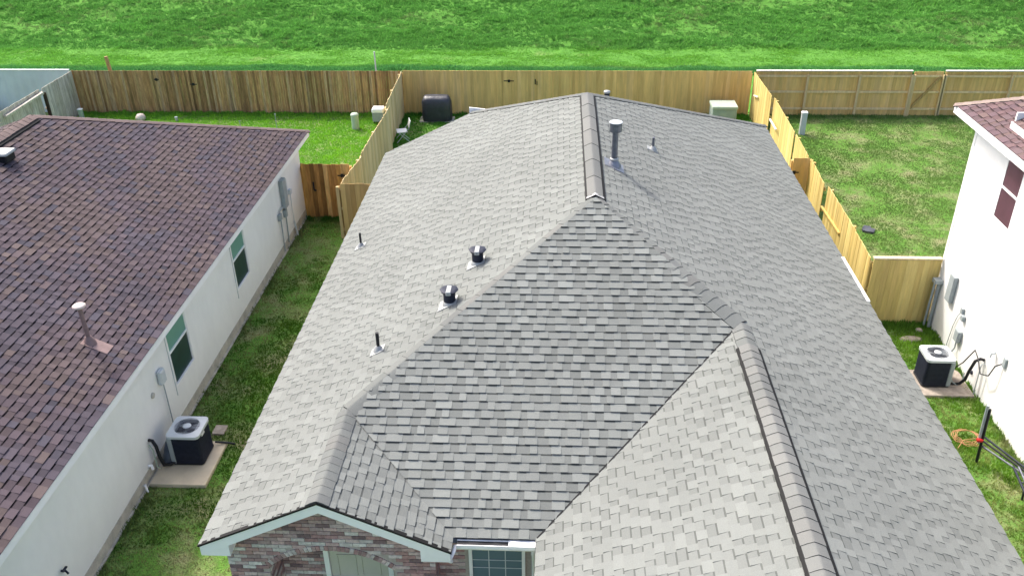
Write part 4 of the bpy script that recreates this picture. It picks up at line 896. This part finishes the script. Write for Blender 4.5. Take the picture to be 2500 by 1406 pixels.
mb = MB(); [mb.tube([(x, y, 0), (x, y, .13)], .02, 6) for x in (-7.52, -7.18) for y in (34.56, 34.84)]; part(mb, 'feet', 'black', root)
mb = MB(); mb.lathe((-17.47, 34.9, 0), [(.13, 0), (.2, .06), (.2, .16), (.13, .26), (.03, .29)], 16); o = mb.build('planter_pot', 'palepink'); tag(o, 'white rounded pot on the grass behind the brown roof', 'pot')
root = thing('pipe_stub', 'small pale pipe stub on the grass right of the rounded pot', 'pipe', (-15.9, 34.8, 0)); mb = MB(); mb.tube([(-15.9, 34.8, 0), (-15.9, 34.8, .16)], .06, 10); part(mb, 'pipe', 'concrete', root)
mb = MB(); mb.lathe((-15.9, 34.8, .16), [(.075, 0), (.07, .03), (.02, .035)], 10); part(mb, 'cap', 'greymetal', root)
for x, y, h, l in ((-12.9, 33.9, .35, 'thin metal stake in the left lawn left of the pale rod'), (-11.3, 33.6, .75, 'thin pale rod standing nearest the brown roof edge')):
    mb = MB(); mb.tube([(x, y, 0), (x, y, h)], .014, 6); mb.box((x-.03, y-.01, h-.04), (x+.03, y+.01, h)); tag(mb.build('metal_stake', 'greymetal'), l, 'stake')
root = thing('steel_post', 'thin pale steel post standing behind the brown fence', 'post', (-7.65, 36.4, 0)); mb = MB(); mb.tube([(-7.65, 36.4, 0), (-7.66, 36.4, 2.45)], .03, 8); part(mb, 'post', 'acgrey', root)
mb = MB(); mb.lathe((-7.66, 36.4, 2.45), [(.036, 0), (.03, .03), (.01, .04)], 8); part(mb, 'cap', 'acgrey', root)
mb = MB(); mb.beam((-18.78, 36.12, 0), (-18.98, 36.12, 2.35), .12, .1, (.42, .27, .12)); tag(mb.build('wooden_post', 'wood'), 'leaning brown wooden post rising above the brown fence', 'post')
mb = MB(); rnd = random.Random(2); pts = [(9.56+(.17+rnd.uniform(-.05, .05))*math.cos(a), 25.0+(.26+rnd.uniform(-.06, .05))*math.sin(a)) for a in [2*math.pi*k/14 for k in range(14)]]
mb.loft([[(x, y, .0) for x, y in pts], [(x, y, .055+rnd.uniform(0, .02)) for x, y in pts]]); tag(mb.build('rubber_mat', 'tarp'), 'small dark mat lying on the right lawn', 'mat')
def rock(x, y, sx, sy, h, label, seed):
    rnd = random.Random(seed); mb = MB(); mb.loft([[(x+sx*s_*math.cos(a)*rnd.uniform(.85, 1.1), y+sy*s_*math.sin(a)*rnd.uniform(.85, 1.1), z) for a in [2*math.pi*k/12 for k in range(12)]] for s_, z in ((1, -.01), (1, h*.5), (.75, h*.9), (.2, h))], smooth=True)
    tag(mb.build('stone', 'rock'), label, 'stone')
rock(8.80, 18.85, .28, .13, .06, 'flat pale stone in the grass in front of the yellow front fence', 3); rock(9.12, 19.25, .09, .08, .08, 'small rounded stone beside the foot of the fence', 4); rock(9.22, 17.2, .16, .3, .14, 'pale dirt covered mound between the right air conditioner and the white wall', 6)
root = thing('splash_block', 'low tan splash block at the back of the left air conditioner', 'splash block', (-7.2, 14.75, 0)); mb = MB(); mb.box((-7.34, 14.6, 0), (-7.08, 14.9, .05), bev=.01); part(mb, 'tray', 'rock', root)
mb = MB(); mb.tube([(-7.1, 14.2, .16), (-6.85, 14.25, .1), (-6.72, 14.28, .05)], .022, 8); tag(mb.build('drain_hose', 'black'), 'short black hose end beside the left air conditioner', 'hose')
mb = MB()
for k in range(4): 
    rx = .30-.03*k; mb.tube([(8.62+rx*math.cos(2*math.pi*i/24)+.02*math.sin(i*1.7+k), 14.95+(rx*.9)*math.sin(2*math.pi*i/24)+.02*math.cos(i*2.1+k), .10+.012*k+.01*math.sin(i+k)) for i in range(25)], .008, 6)
mb.tube([(8.85, 14.75, .1), (8.75, 14.9, .12), (8.5, 14.85, .11), (8.3, 14.6, .1)], .008, 6)
tag(mb.build('garden_hose', 'orange'), 'coiled orange hose on the grass below the right air conditioner', 'hose')
# frame of metal tubes lying by the right wall
root = thing('tube_rack', 'black and grey metal tube rack standing by the right white wall', 'rack', (8.8, 13.4, 0))
mb = MB(); mb.tube([(8.56, 14.27, 0.0), (8.50, 14.27, 1.35)], .03, 8); part(mb, 'upright', 'black', root)
mb = MB(); mb.tube([(8.50, 14.30, .50), (8.46, 14.30, 1.42)], .034, 8); part(mb, 'sleeve', 'greymetal', root)
mb = MB(); mb.box((8.42, 14.21, .58), (8.54, 14.29, .63), bev=.01); part(mb, 'clamp', 'red', root)
for dz, m_ in ((.0, 'black'), (.10, 'darkblue'), (-.12, 'flue')):
    mb = MB(); mb.tube([(8.54, 14.22, .60+dz), (8.98, 13.25, .62+dz*.6)], .022, 8); part(mb, 'rail', m_, root)
for dx in (0, .10):
    mb = MB(); mb.tube([(8.78+dx, 13.45, .62), (8.72+dx, 12.6, .52), (8.62+dx, 11.2, .4)], .024, 8); part(mb, 'rail', 'flue' if dx else 'darkblue', root)
for q in (((8.98, 13.25, .7), (9.0, 13.22, 0)), ((8.62, 11.2, .42), (8.62, 11.2, 0)), ((8.72, 11.2, .42), (8.74, 11.18, 0))):
    mb = MB(); mb.tube(q, .022, 8); part(mb, 'leg', 'black', root)
for yy in (13.1, 12.6, 12.1, 11.6):
    mb = MB(); mb.tube([(8.76-(13.2-yy)*.05, yy, .54), (8.86-(13.2-yy)*.05, yy, .54)], .014, 6); part(mb, 'rung', 'flue', root)
mb = MB(); mb.box((9.0, 12.3, .0), (9.22, 12.55, .22), bev=.03); o = mb.build('plastic_box', 'white'); tag(o, 'small white box on the grass at the right picture edge', 'box')
mb = MB(); mb.box((-24.6, 35.2, 0), (-24.0, 35.6, .5), bev=.08); tag(mb.build('storage_tub', 'teal'), 'teal plastic tub at the far left fence', 'tub')
